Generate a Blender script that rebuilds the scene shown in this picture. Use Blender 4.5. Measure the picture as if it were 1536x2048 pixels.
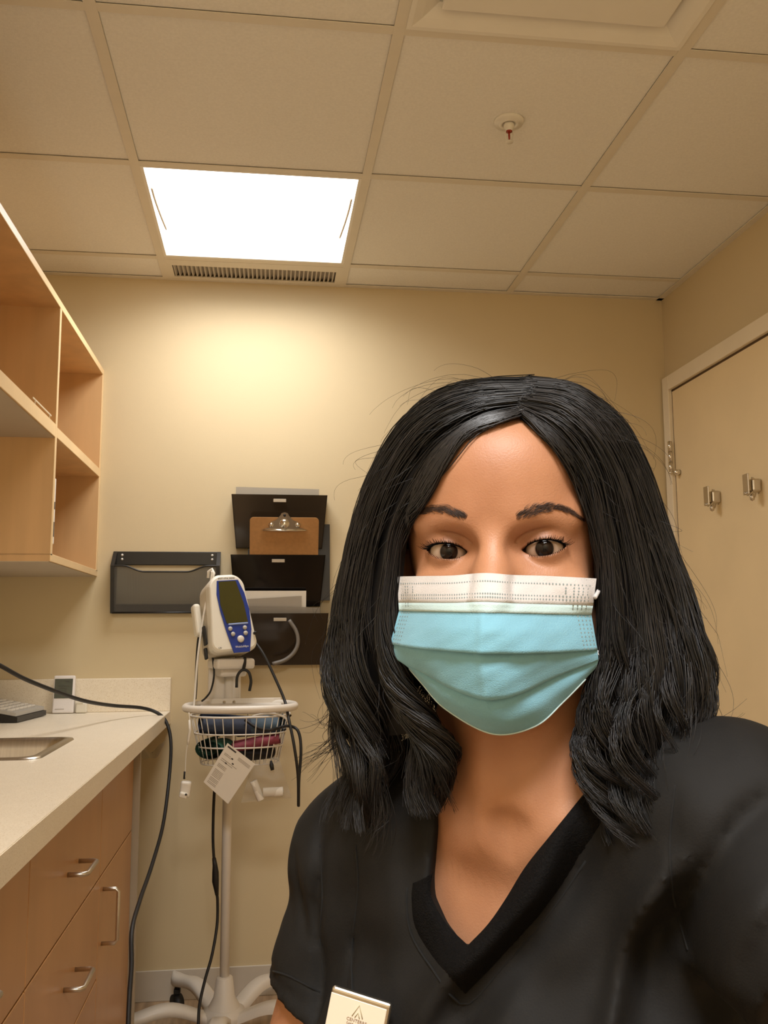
import bpy, bmesh, math, random
import numpy as np
from mathutils import Matrix, Vector

random.seed(7)
rng = np.random.default_rng(7)
for o in list(bpy.data.objects):
    bpy.data.objects.remove(o)
SC = bpy.context.scene
COL = SC.collection
PI = math.pi

# ------------------------------------------------------------------ camera
CAMZ = 1.15
FPX = 1832.9                       # focal length in pixels of the 1536x2048 frame
PITCH, YAW, ROLL = 0.12787, 0.12864, -0.00583
def _rot(p, y, r):
    cy, sy, cp, sp, cr, sr = math.cos(y), math.sin(y), math.cos(p), math.sin(p), math.cos(r), math.sin(r)
    f = np.array([sy*cp, cy*cp, sp]); rt = np.array([cy, -sy, 0.0]); up = np.cross(rt, f)
    return np.array([cr*rt+sr*up, -sr*rt+cr*up, f])
RC = _rot(PITCH, YAW, ROLL)        # rows: right, up, forward
CAM = np.array([0.0, 0.0, CAMZ])
cam_d = bpy.data.cameras.new('camera')
cam = bpy.data.objects.new('camera', cam_d); COL.objects.link(cam)
cam_d.sensor_fit = 'VERTICAL'; cam_d.sensor_height = 36.0; cam_d.lens = FPX/2048*36.0
cam_d.clip_start = 0.02
M4 = Matrix.Identity(4)
for i in range(3):
    M4[i][0], M4[i][1], M4[i][2], M4[i][3] = RC[0][i], RC[1][i], -RC[2][i], CAM[i]
cam.matrix_world = M4
SC.camera = cam

# ------------------------------------------------------------------ world, exposure, light levels
w = bpy.data.worlds.new('world'); SC.world = w; w.use_nodes = True
w.node_tree.nodes['Background'].inputs[0].default_value = (1.0, 0.85, 0.66, 1)
w.node_tree.nodes['Background'].inputs[1].default_value = 0.02
SC.view_settings.view_transform = 'Standard'
SC.view_settings.look = 'None'
SC.view_settings.gamma = 1.0
SC.view_settings.use_curve_mapping = False
SC.view_settings.exposure = 0.62
LIGHT_COL = (1.0, 0.985, 0.975)
LIGHT_BACK = 4.9                  # watts of the troffer in view
LIGHT_FRONT = 28.0                 # watts of the second troffer, above the photographer

def ray(px, py):
    return RC.T @ np.array([(px-768)/FPX, -(py-1024)/FPX, 1.0])
def atY(px, py, Y):
    d = ray(px, py); return CAM + d*(Y/d[1])
def atX(px, py, X):
    d = ray(px, py); return CAM + d*(X/d[0])
def atZ(px, py, Z):
    d = ray(px, py); return CAM + d*((Z-CAMZ)/d[2])
def cam2w(p):
    return CAM + RC.T @ np.array(p)

# ------------------------------------------------------------------ materials
MATS = {}
def _new(name):
    m = bpy.data.materials.new(name); m.use_nodes = True
    nt = m.node_tree; return m, nt, nt.nodes['Principled BSDF']
def srgb(r, g, b):
    f = lambda c: ((c/255+0.055)/1.055)**2.4 if c/255 > 0.04045 else c/255/12.92
    return (f(r), f(g), f(b))
def pmat(name, col, rough=0.5, metal=0.0, var=0.0, vscale=8.0, bump=0.0, bscale=60.0, stretch=(1, 1, 1), spec=None,
         alpha=None, trans=None, coat=0.0, sss=0.0, sheen=0.0, speckle=None, detail=4.0):
    m, nt, b = _new(name); N, L = nt.nodes, nt.links
    b.inputs['Base Color'].default_value = (*col, 1); b.inputs['Roughness'].default_value = rough
    b.inputs['Metallic'].default_value = metal
    if spec is not None: b.inputs['Specular IOR Level'].default_value = spec
    if coat: b.inputs['Coat Weight'].default_value = coat; b.inputs['Coat Roughness'].default_value = 0.1
    if trans is not None: b.inputs['Transmission Weight'].default_value = trans
    if alpha is not None: b.inputs['Alpha'].default_value = alpha
    if sheen: b.inputs['Sheen Weight'].default_value = sheen
    if sss:
        b.inputs['Subsurface Weight'].default_value = sss
        b.inputs['Subsurface Radius'].default_value = (0.010, 0.004, 0.002); b.inputs['Subsurface Scale'].default_value = 0.6
    tc = N.new('ShaderNodeTexCoord'); mp = N.new('ShaderNodeMapping'); mp.inputs['Scale'].default_value = stretch
    L.new(tc.outputs['Object'], mp.inputs['Vector'])
    if var:
        n = N.new('ShaderNodeTexNoise'); n.inputs['Scale'].default_value = vscale; n.inputs['Detail'].default_value = detail
        L.new(mp.outputs['Vector'], n.inputs['Vector'])
        r = N.new('ShaderNodeValToRGB'); e = r.color_ramp.elements
        e[0].position = 0.3; e[1].position = 0.7
        e[0].color = (*[c*(1-var) for c in col], 1); e[1].color = (*[min(1, c*(1+var)) for c in col], 1)
        L.new(n.outputs['Fac'], r.inputs['Fac']); out = r.outputs['Color']
        if speckle:
            v = N.new('ShaderNodeTexNoise'); v.inputs['Scale'].default_value = speckle[0]; v.inputs['Detail'].default_value = 1.0
            L.new(tc.outputs['Object'], v.inputs['Vector'])
            r2 = N.new('ShaderNodeValToRGB'); r2.color_ramp.elements[0].position = 0.56; r2.color_ramp.elements[1].position = 0.66
            L.new(v.outputs['Fac'], r2.inputs['Fac'])
            mx = N.new('ShaderNodeMix'); mx.data_type = 'RGBA'; mx.inputs[7].default_value = (*speckle[1], 1)
            L.new(r2.outputs['Color'], mx.inputs[0]); L.new(out, mx.inputs[6]); out = mx.outputs[2]
        L.new(out, b.inputs['Base Color'])
    if bump:
        n2 = N.new('ShaderNodeTexNoise'); n2.inputs['Scale'].default_value = bscale; n2.inputs['Detail'].default_value = 3.0
        L.new(mp.outputs['Vector'], n2.inputs['Vector'])
        bp = N.new('ShaderNodeBump'); bp.inputs['Strength'].default_value = bump; bp.inputs['Distance'].default_value = 0.002
        L.new(n2.outputs['Fac'], bp.inputs['Height']); L.new(bp.outputs['Normal'], b.inputs['Normal'])
    MATS[name] = m
    return m
def emat(name, col, strength):
    m = bpy.data.materials.new(name); m.use_nodes = True; nt = m.node_tree
    nt.nodes.remove(nt.nodes['Principled BSDF'])
    e = nt.nodes.new('ShaderNodeEmission'); e.inputs[0].default_value = (*col, 1); e.inputs[1].default_value = strength
    nt.links.new(e.outputs[0], nt.nodes['Material Output'].inputs[0]); MATS[name] = m
    return m
def smoked(name, tint, gloss_col, fac, rough=0.12):
    m, nt, b = _new(name); N, L = nt.nodes, nt.links
    b.inputs['Base Color'].default_value = (*gloss_col, 1); b.inputs['Roughness'].default_value = rough
    t = N.new('ShaderNodeBsdfTransparent'); t.inputs[0].default_value = (*tint, 1)
    mx = N.new('ShaderNodeMixShader'); mx.inputs[0].default_value = fac
    L.new(t.outputs[0], mx.inputs[1]); L.new(b.outputs[0], mx.inputs[2]); L.new(mx.outputs[0], N['Material Output'].inputs[0])
    MATS[name] = m; return m

WALL = pmat('wall_paint', srgb(214, 196, 159), 0.58, var=0.02, vscale=3, bump=0.06, bscale=260, spec=0.25)
TILE = pmat('ceiling_tile', srgb(236, 232, 224), 0.92, var=0.035, vscale=160, bump=0.35, bscale=420, spec=0.1)
TEE = pmat('ceiling_tee', srgb(222, 213, 196), 0.5, var=0.02, vscale=20)
WHITE = pmat('white_enamel', srgb(232, 226, 214), 0.4, var=0.02, vscale=12)
TRIM = pmat('trim_paint', srgb(238, 225, 200), 0.4, var=0.03, vscale=10)
DOOR = pmat('door_paint', srgb(236, 214, 172), 0.45, var=0.03, vscale=5, bump=0.05, bscale=200)
VBASE = pmat('vinyl_base', srgb(206, 196, 180), 0.5, var=0.03, vscale=14)
FLOOR = pmat('floor_vinyl', srgb(172, 144, 112), 0.45, var=0.28, vscale=4, stretch=(14, 1.2, 1))
MAPLE = pmat('maple', srgb(212, 172, 122), 0.42, var=0.10, vscale=5, stretch=(3, 3, 0.35), bump=0.03, bscale=90)
EDGE = pmat('maple_edge', srgb(240, 208, 158), 0.4, var=0.05, vscale=9)
LAMIN = pmat('cabinet_laminate', srgb(186, 138, 90), 0.32, var=0.07, vscale=4, stretch=(2.5, 2.5, 0.4))
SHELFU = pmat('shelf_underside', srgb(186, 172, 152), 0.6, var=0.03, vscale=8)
COUNTER = pmat('counter_laminate', srgb(244, 232, 210), 0.38, var=0.02, vscale=30, speckle=(420, srgb(226, 210, 182)))
STEEL = pmat('stainless', (0.62, 0.58, 0.52), 0.28, 1.0, var=0.08, vscale=10, stretch=(30, 1, 1))
CHROME = pmat('chrome', (0.75, 0.72, 0.66), 0.16, 1.0, var=0.03, vscale=20)
NICKEL = pmat('satin_nickel', (0.60, 0.55, 0.47), 0.34, 1.0, var=0.05, vscale=20)
BLACKP = pmat('black_plastic', (0.012, 0.011, 0.010), 0.38, var=0.2, vscale=20)
RUBBER = pmat('black_rubber', (0.010, 0.009, 0.008), 0.55, var=0.2, vscale=20)
GREYP = pmat('grey_plastic', srgb(188, 184, 176), 0.4, var=0.03, vscale=18)
DEVW = pmat('device_plastic', srgb(234, 228, 212), 0.42, var=0.02, vscale=14)
DEVG = pmat('device_side_plastic', srgb(214, 203, 182), 0.5, var=0.02, vscale=14)
BLUE = pmat('blue_panel', srgb(38, 60, 140), 0.35, var=0.05, vscale=30)
LCD = pmat('lcd_glass', srgb(70, 66, 30), 0.2, var=0.06, vscale=20)
LCDG = pmat('grey_lcd', srgb(84, 88, 78), 0.18, var=0.10, vscale=40)
PAPER = pmat('paper', srgb(236, 230, 218), 0.8, var=0.015, vscale=10)
PAPERG = pmat('grey_paper', srgb(176, 168, 156), 0.8, var=0.03, vscale=10)
INK = pmat('ink', srgb(70, 64, 58), 0.8, var=0.05, vscale=40)
HARDB = pmat('hardboard', srgb(176, 128, 76), 0.6, var=0.08, vscale=90)
BLUEW = pmat('blue_white', srgb(150, 168, 214), 0.4, var=0.03, vscale=30)

# ------------------------------------------------------------------ mesh helpers
def finish(name, me, mat, parent=None, smooth=False):
    ob = bpy.data.objects.new(name, me); COL.objects.link(ob)
    if mat is not None:
        for mm in (mat if isinstance(mat, (list, tuple)) else [mat]): me.materials.append(mm)
    if parent is not None: ob.parent = parent
    if smooth:
        me.shade_smooth()
    return ob
class MB:
    def __init__(self): self.v = []; self.f = []; self.s = []
    def add(self, vs, fs, smooth=False):
        b = len(self.v); self.v += [tuple(map(float, p)) for p in vs]
        self.f += [tuple(i+b for i in f) for f in fs]; self.s += [smooth]*len(fs); return self
    def box(self, c, s, R=None, bev=0.0, seg=2):
        bm = bmesh.new(); bmesh.ops.create_cube(bm, size=1.0)
        for v in bm.verts: v.co = Vector((v.co.x*s[0], v.co.y*s[1], v.co.z*s[2]))
        if bev > 0: bmesh.ops.bevel(bm, geom=bm.edges[:], offset=bev, segments=seg, profile=0.5, affect='EDGES')
        if R is not None:
            for v in bm.verts: v.co = R @ v.co
        for v in bm.verts: v.co += Vector(c)
        bm.verts.index_update()
        self.add([v.co for v in bm.verts], [[v.index for v in f.verts] for f in bm.faces], False); bm.free(); return self
    def bb(self, x0, x1, y0, y1, z0, z1, bev=0.0, seg=2):
        return self.box(((x0+x1)/2, (y0+y1)/2, (z0+z1)/2), (x1-x0, y1-y0, z1-z0), None, bev, seg)
    def tube(self, pts, r, n=8, cap=True, closed=False):
        P = np.array(pts, float); m = len(P); r = np.broadcast_to(np.array(r, float), (m,))
        T = np.gradient(P, axis=0)
        if closed: T = np.roll(P, -1, 0)-np.roll(P, 1, 0)
        T /= np.linalg.norm(T, axis=1)[:, None]+1e-12
        up = np.array([0, 0, 1.0]) if abs(T[0][2]) < 0.9 else np.array([1.0, 0, 0])
        nrm = np.cross(T[0], up); nrm /= np.linalg.norm(nrm); V = []
        for i in range(m):
            nrm = nrm-T[i]*(nrm@T[i]); nrm /= np.linalg.norm(nrm)+1e-12; bn = np.cross(T[i], nrm)
            for k in range(n):
                a = 2*PI*k/n; V.append(P[i]+r[i]*(math.cos(a)*nrm+math.sin(a)*bn))
        F = []
        for i in range(m if closed else m-1):
            j = (i+1) % m
            for k in range(n): F.append((i*n+k, i*n+(k+1) % n, j*n+(k+1) % n, j*n+k))
        if cap and not closed: F.append(tuple(range(n-1, -1, -1))); F.append(tuple((m-1)*n+k for k in range(n)))
        return self.add(V, F, True)
    def lathe(self, prof, c, n=28, axis='z', R=None):
        V = []; m = len(prof)
        for (r, h) in prof:
            for k in range(n):
                a = 2*PI*k/n; p = Vector((r*math.cos(a), r*math.sin(a), h))
                if axis == 'y': p = Vector((p.x, -p.z, p.y))
                if axis == 'x': p = Vector((p.z, p.x, p.y))
                if R is not None: p = R @ p
                V.append(p+Vector(c))
        F = [(i*n+k, i*n+(k+1) % n, (i+1)*n+(k+1) % n, (i+1)*n+k) for i in range(m-1) for k in range(n)]
        if prof[0][0] > 1e-6: F.append(tuple(range(n-1, -1, -1)))
        if prof[-1][0] > 1e-6: F.append(tuple((m-1)*n+k for k in range(n)))
        return self.add(V, F, True)
    def prism(self, poly, fn, d0, d1):
        n = len(poly); V = [fn(p[0], p[1], d0) for p in poly]+[fn(p[0], p[1], d1) for p in poly]
        F = [tuple(range(n-1, -1, -1)), tuple(range(n, 2*n))]+[(i, (i+1) % n, n+(i+1) % n, n+i) for i in range(n)]
        return self.add(V, F, False)
    def grid(self, G, smooth=True, closed_u=False):
        G = np.asarray(G, float); a, b = G.shape[:2]
        F = [(i*b+j, i*b+(j+1) % b, ((i+1) % a)*b+(j+1) % b, ((i+1) % a)*b+j) for i in range(a if closed_u else a-1) for j in range(b-1)]
        return self.add(G.reshape(-1, 3), F, smooth)
    def build(self, name, mat, parent=None, kind=None):
        me = bpy.data.meshes.new(name); me.from_pydata(self.v, [], self.f)
        bm = bmesh.new(); bm.from_mesh(me); bmesh.ops.recalc_face_normals(bm, faces=bm.faces); bm.to_mesh(me); bm.free()
        if len(me.polygons) == len(self.s): me.polygons.foreach_set('use_smooth', self.s)
        me.update()
        ob = finish(name, me, mat, parent)
        if kind: ob['kind'] = kind
        return ob
def tag(o, label=None, cat=None, group=None, kind=None):
    if label: o['label'] = label
    if cat: o['category'] = cat
    if group: o['group'] = group
    if kind: o['kind'] = kind
    return o
def thing(name, loc, label, cat, group=None):
    o = bpy.data.objects.new(name, None); COL.objects.link(o); o.location = loc; o.empty_display_size = 0.05
    return tag(o, label, cat, group)
def part(mb, name, mat, root, label=None):
    """world-coordinate mesh made a child of root (root may have a location)"""
    off = np.array(root.matrix_basis.translation) if root.parent is None else np.array(root.parent.matrix_basis.translation)
    mb.v = [tuple(np.array(p)-off) for p in mb.v]
    o = mb.build(name, mat, root)
    if label: o['label'] = label
    return o
def catmull(pts, n):
    P = np.array(pts, float); m = len(P); P = np.vstack([2*P[0]-P[1], P, 2*P[-1]-P[-2]])
    t = np.linspace(0, m-1, n); i = np.minimum(t.astype(int), m-2); u = (t-i)[:, None]
    p0, p1, p2, p3 = P[i], P[i+1], P[i+2], P[i+3]
    return 0.5*((2*p1)+(-p0+p2)*u+(2*p0-5*p1+4*p2-p3)*u*u+(-p0+3*p1-3*p2+p3)*u**3)
def text_mesh(body, size, mat, parent, matrix, name='lettering', depth=0.0002, align='CENTER'):
    cu = bpy.data.curves.new(name, 'FONT'); cu.body = body; cu.size = size; cu.align_x = align; cu.align_y = 'CENTER'; cu.extrude = depth; cu.resolution_u = 2
    to = bpy.data.objects.new(name, cu); COL.objects.link(to)
    me = bpy.data.meshes.new_from_object(to.evaluated_get(bpy.context.evaluated_depsgraph_get()))
    bpy.data.objects.remove(to); bpy.data.curves.remove(cu)
    ob = finish(name, me, mat, parent); ob.matrix_local = matrix; return ob

# ================================================================== THE ROOM
XL, XR, YW, YF = -0.92, 1.445, 3.112, -1.0
ZC = CAMZ+1.2055
def struct(mb, name, mat):
    return tag(mb.build(name, mat), kind='structure')
fl = struct(MB().bb(XL-.1, XR+.1, YF-.1, YW+.1, -0.06, 0), 'floor', FLOOR)
struct(MB().bb(XL-.1, XR+.1, YW, YW+.1, 0, ZC+.1), 'wall_back', WALL)
struct(MB().bb(XL-.1, XL, YF, YW, 0, ZC+.1), 'wall_left', WALL)
struct(MB().bb(XR, XR+.1, YF, YW, 0, ZC+.1), 'wall_right', WALL)
struct(MB().bb(XL-.1, XR+.1, YF-.1, YF, 0, ZC+.1), 'wall_front', WALL)
ceil = struct(MB().bb(XL-.1, XR+.1, YF-.1, YW+.1, ZC+.06, ZC+.1), 'ceiling', TILE)
mbb = MB().bb(-.303-.14, XR, YW-.006, YW, 0.0, 0.092, 0.002); struct(mbb, 'baseboard_back', VBASE)
struct(MB().bb(XR-.006, XR, YF, 2.08, 0, .092, .002), 'baseboard_right', VBASE)

GX = [XL, -0.350, 0.257, 0.862, XR]
GY = [YF, -0.737, -0.127, 0.483, 1.093, 1.703, 2.310, 2.923, YW]
TW = 0.012
special = {(1, 6), (1, 7), (2, 4), (1, 1)}      # light, vent, air diffuser, second light
tile_cache = {}
for i in range(4):
    for j in range(8):
        if (i, j) in special: continue
        x0, x1, y0, y1 = GX[i]+TW, GX[i+1]-TW, GY[j]+TW, GY[j+1]-TW
        key = (round(x1-x0, 3), round(y1-y0, 3))
        if key not in tile_cache:
            t = MB().box((0, 0, 0), (key[0]+.006, key[1]+.006, .016), None, .003, 1).build('ceiling_tile', TILE, ceil)
            tile_cache[key] = t.data
        else:
            t = bpy.data.objects.new('ceiling_tile', tile_cache[key]); COL.objects.link(t); t.parent = ceil
        t.location = ((x0+x1)/2, (y0+y1)/2, ZC+.0125)
for x in GX[1:4]:
    MB().bb(x-TW, x+TW, YF, YW, ZC, ZC+.003).bb(x-.002, x+.002, YF, YW, ZC+.003, ZC+.04).build('main_tee', TEE, ceil)
for j in range(1, 8):
    for i in range(4):
        y = GY[j]
        MB().bb(GX[i]+TW, GX[i+1]-TW, y-TW, y+TW, ZC+.0006, ZC+.003).bb(GX[i]+TW, GX[i+1]-TW, y-.002, y+.002, ZC+.003, ZC+.04).build('cross_tee', TEE, ceil)
for (a, b, c, d) in ((XL, XL+.022, YF, YW), (XR-.022, XR, YF, YW), (XL, XR, YW-.022, YW), (XL, XR, YF, YF+.022)):
    MB().bb(a, b, c, d, ZC-.0008, ZC+.0022).build('wall_angle', TEE, ceil)

# ---- troffers
def troffer(x0, x1, y0, y1, strength, label):
    cx, cy = (x0+x1)/2, (y0+y1)/2
    r = thing('ceiling_light', (cx, cy, ZC), label, 'ceiling light')
    a, b = (x1-x0)/2-TW, (y1-y0)/2-TW
    E_ = emat('lamp_glow_%d' % len(MATS), LIGHT_COL, 3.0)
    f = MB()
    f.bb(-a, -a+.008, -b+.006, b-.012, 0.0, .03).bb(a-.008, a, -b+.006, b-.012, 0.0, .03).bb(-a, a, -b, -b+.006, 0.0, .03).bb(-a, a, b-.012, b, 0.0, .03)
    f.build('light_frame', WHITE, r)
    MB().bb(-a, a, -b, b, .032, .036).build('housing', WHITE, r)
    g = []
    for u in np.linspace(-1, 1, 25):
        row = []
        for v in np.linspace(-1, 1, 25):
            bowl = max(0.0, 1-(u/0.86)**8)*max(0.0, 1-(v/0.55)**4)
            row.append((u*(a-.008), v*(b-.009), .012-.009*bowl))
        g.append(row)
    MB().grid(g).build('diffuser', E_, r)
    for s in (-1, 1):
        arc = [(s*(a*0.93-.02*max(0, t-.8)*2), -.02+.20*(t-1)*-1+.0, .001-.004*math.sin(PI*t)) for t in np.linspace(0, 1, 12)]
        MB().tube([(s*(a*.90+.012*math.sin(PI*t*.5)), .08-.26*t, -.002) for t in np.linspace(0, 1, 14)], .0035, 6).build('end_clip', TEE, r)
    ld = bpy.data.lights.new('light_tubes', 'AREA'); ld.shape = 'RECTANGLE'; ld.size = 2*a-.03; ld.size_y = 2*b-.03
    ld.energy = strength; ld.color = LIGHT_COL; ld.spread = math.radians(158)
    lo = bpy.data.objects.new('light_tubes', ld); COL.objects.link(lo); lo.parent = r; lo.location = (0, 0, -.004)
    return r
troffer(GX[1], GX[2], GY[6], GY[7], LIGHT_BACK, 'square glowing ceiling light panel in the tile grid near the back wall')
troffer(GX[1], GX[2], GY[1], GY[2], LIGHT_FRONT, 'second square ceiling light panel, behind the camera outside the view')
# ---- return air grille
x0, x1, y0, y1 = GX[1]+TW, GX[2]-TW, GY[7]+TW, YW-.022
r = thing('ceiling_vent', ((x0+x1)/2, (y0+y1)/2, ZC), 'narrow slatted return air grille between the lit panel and the back wall', 'vent')
f = MB().bb(x0, x1, y0, y0+.045, ZC, ZC+.004).bb(x0, x1, y1-.012, y1, ZC, ZC+.004).bb(x0, x0+.018, y0+.045, y1-.012, ZC, ZC+.004).bb(x1-.018, x1, y0+.045, y1-.012, ZC, ZC+.004)
part(f, 'vent_frame', TEE, r)
part(MB().bb(x0, x1, y0, y1, ZC+.0165, ZC+.020), 'vent_backing', pmat('vent_dark', srgb(196, 184, 166), .8), r)
sl = None
for k, x in enumerate(np.linspace(x0+.024, x1-.024, 38)):
    if sl is None:
        sl = MB().box((0, 0, 0), (.0045, y1-y0-.058, .010), Matrix.Rotation(.45, 3, 'Y')).build('slat', pmat('vent_slat', srgb(196, 186, 172), .5), r); o = sl
    else:
        o = sl.copy(); COL.objects.link(o)
    o.location = (x-(x0+x1)/2, (.045-.012)/2, .008)
# ---- air diffuser
x0, x1, y0, y1 = GX[2]+TW, GX[3]-TW, GY[4]+TW, GY[5]-TW
r = thing('air_diffuser', ((x0+x1)/2, (y0+y1)/2, ZC), 'square plaque air diffuser set in the ceiling grid at the top edge', 'air diffuser')
h = (x1-x0)/2; hy = (y1-y0)/2
rings = []
for (s, z) in ((1.0, .0), (1.0, -.003), (.965, -.003), (.90, .004), (.80, .02), (.78, .045)):
    rings.append([(h*s*a, hy*s*b, z) for a, b in ((-1, -1), (1, -1), (1, 1), (-1, 1), (-1, -1))])
MB().grid(rings, smooth=False).build('diffuser_pan', WHITE, r)
MB().box((0, 0, .004), (h*1.58, hy*1.58, .008), None, .003).build('plaque', WHITE, r)
# ---- sprinkler
sx, sy = 0.567, 2.006
r = thing('fire_sprinkler', (sx, sy, ZC), 'small fire sprinkler head with red bulb hanging from a ceiling tile', 'sprinkler')
MB().lathe([(.0, -.002), (.016, -.002), (.017, -.006), (.024, -.0065), (.025, -.003), (.034, -.004), (.036, .001), (.036, .0055)], (0, 0, 0), 32).build('escutcheon', WHITE, r)
MB().lathe([(.0, -.022), (.008, -.022), (.010, -.016), (.013, -.010), (.013, -.002)], (0, 0, 0), 20).build('cup', WHITE, r)
MB().lathe([(.0, -.024), (.0075, -.024), (.0075, -.021), (0, -.021)], (0, 0, 0), 16).lathe([(.0, -.045), (.0022, -.044), (.0026, -.034), (.0022, -.024), (0, -.023)], (0, 0, 0), 10).build('bulb', pmat('red_bulb', srgb(150, 40, 24), .25), r)
fr = MB()
for s in (-1, 1): fr.tube([(s*.008, 0, -.018), (s*.0095, 0, -.032), (s*.006, 0, -.044), (0, 0, -.049)], .0014, 6)
fr.lathe([(0, -.050), (.0095, -.0505), (.0095, -.0485), (0, -.048)], (0, 0, 0), 16); fr.build('frame_arms', WHITE, r)

# ---- door in right wall
d = MB().bb(XR-.004, XR+.03, 2.14, 3.052, .01, 1.992)
door = struct(d, 'door_1', DOOR)
fr = MB().bb(XR-.018, XR, 3.056, 3.104, 0, 2.052, .002).build('jamb', TRIM, door)
MB().bb(XR-.018, XR, 2.088, 2.136, 0, 2.052, .002).build('jamb', TRIM, door)
MB().bb(XR-.018, XR, 2.136, 3.056, 2.000, 2.052, .002).build('head_casing', TRIM, door)
MB().bb(XR-.0038, XR-.0005, 3.0505, 3.0575, .01, 2.0).bb(XR-.0038, XR-.0005, 2.135, 3.056, 1.991, 2.001).build('painted_gap_shadow', pmat('gap_shade', srgb(88, 66, 38), .8), door)  # no real seal: dark strips painted in for the shade of the door gap
for z in (1.755, 0.95, 0.22):
    hg = MB()
    for k in range(3): hg.lathe([(0, -.018), (.0075, -.018), (.0075, .018), (0, .018)], (XR-.021, 3.054, z+(k-1)*.0375), 12)
    hg.bb(XR-.0195, XR-.017, 3.055, 3.075, z-.055, z+.055).lathe([(0, -.004), (.009, -.003), (.009, .003), (0, .004)], (XR-.021, 3.054, z-.058), 12)
    hg.lathe([(0, 0), (.011, 0), (.011, .018), (0, .02)], (XR-.006, 3.02, z-.062), 12, axis='x', R=Matrix.Rotation(PI, 3, 'Z'))
    hg.build('hinge', CHROME, door)
MB().lathe([(0, 0), (.028, 0), (.03, .006), (.012, .012), (.011, .04), (.026, .05), (.028, .065), (0, .075)], (XR-.004, 2.205, .98), 20, axis='x', R=Matrix.Rotation(PI, 3, 'Z')).build('door_handle', NICKEL, door)
for (hy_, hz_, lab) in ((2.769, 1.568, 'satin metal coat hook on the door, the one nearer the hinge'), (2.524, 1.567, 'satin metal coat hook on the door beside the right picture edge')):
    hk = thing('coat_hook', (XR-.004, hy_, hz_), lab, 'coat hook', 'coat hooks on the door')
    p = [(.0, .030), (.012, .026), (.020, .012), (.034, .020), (.034, -.026), (.020, -.016), (.012, -.030), (.0, -.034)]
    MB().prism([(a-.02, b) for a, b in p], lambda u, v, d_: (-d_, -u, v), 0, .004).build('base_plate', NICKEL, hk)
    MB().box((-.016, -.020, -.002), (.030, .026, .040), None, .006, 2).build('hook_body', NICKEL, hk)
    MB().bb(-.046, -.041, -.036, -.004, -.030, .032, .002).tube([(-.03, -.02, -.02), (-.04, -.02, -.030), (-.05, -.02, -.024)], .004, 8).build('hook_face', NICKEL, hk)
    MB().lathe([(0, -.05), (.006, -.046), (.007, -.036), (.004, -.028), (0, -.026)], (-.030, -.026, 0), 12).build('lower_knob', NICKEL, hk)

# ---- open wall shelf on the left
r = thing('wall_shelf', (-.70, 2.45, 1.346), 'open maple wall shelf with compartments running into the back wall', 'shelf')
XS = -.55
zt, zm0, zm1, zb = 2.027, 1.655, 1.690, 1.346
def panel(name, x0, x1, y0, y1, z0, z1, edge=True, under=False, mat=MAPLE):
    p = part(MB().bb(x0, x1-(.003 if edge else 0), y0, y1, z0, z1), name, mat, r)
    if edge: part(MB().bb(x1-.003, x1, y0, y1, z0, z1, .0008, 1), 'edge_band', EDGE, p)
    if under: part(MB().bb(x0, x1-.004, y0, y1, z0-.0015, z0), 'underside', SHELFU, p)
    return p
panel('top_panel', XL, XS, .9, YW, zt-.02, zt)
panel('end_panel', XL, XS, YW-.02, YW, zb, zt-.02)
panel('divider', XL, XS, 2.445, 2.463, zb, zt-.02)
panel('middle_shelf', XL, XS, .9, 2.445, zm0, zm1, under=True)
panel('middle_shelf', XL, XS, 2.463, YW-.02, zm0+.003, zm1-.004)
panel('bottom_panel', XL, XS, 2.445, YW, zb-.016, zb+.004, under=True)
panel('end_panel', XL, XS, .9, .92, zm1, zt-.02)
part(MB().bb(XL, XL+.006, .9, 2.445, zm1, zt-.02).bb(XL, XL+.006, 2.463, YW-.02, zb, zt-.02), 'back_panel', MAPLE, r)
part(MB().bb(-.556, -.554, 2.22, 2.41, zm1+.012, zm1+.016).bb(-.556, -.554, 2.24, 2.243, zm1, zm1+.014).bb(-.556, -.554, 2.39, 2.393, zm1, zm1+.014), 'shelf_lip', pmat('clear_lip', srgb(222, 206, 176), .15), r)
# boxes standing in the far compartment, just showing past the divider
c = thing('supply_box', (-.609, 2.52, zb+.004), 'pale printed carton just showing behind the shelf divider', 'box')
MB().bb(-.06, .038, -.05, .05, .035, .215, .002).bb(-.05, .030, -.045, .045, 0, .035, .002).build('carton', PAPER, c)
MB().bb(.0375, .0385, -.045, .045, .055, .095).bb(.0375, .0385, -.045, .045, .13, .15).build('printed_band', INK, c)

# ---- countertop with backsplash
ZT = 0.893
sxa, sxb, sya, syb = -.86, -.452, 1.975, 2.36
ct = MB()
XE = -.304
ct.bb(XL, sxa+.012, .2, 2.955, ZT-.04, ZT).bb(sxb-.012, XE, .2, 2.955, ZT-.04, ZT).bb(sxa+.012, sxb-.012, .2, sya+.012, ZT-.04, ZT).bb(sxa+.012, sxb-.012, syb-.012, 2.955, ZT-.04, ZT)
ct.bb(XL, XE, 2.9558, YW, ZT-.04, ZT-.0003)
r = thing('countertop', (-.6, 1.65, ZT-.04), 'cream laminate countertop along the left wall', 'countertop')
part(ct, 'worktop', COUNTER, r)
part(MB().bb(XL, XE+.001, YW-.02, YW, ZT, .999, .002), 'backsplash', COUNTER, r)
part(MB().bb(XL, XL+.02, .2, YW-.02, ZT, .999, .002), 'backsplash', COUNTER, r)
part(MB().bb(XE-.001, XE+.0015, .2, YW, ZT-.04, ZT-.001), 'front_edge', COUNTER, r)
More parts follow.
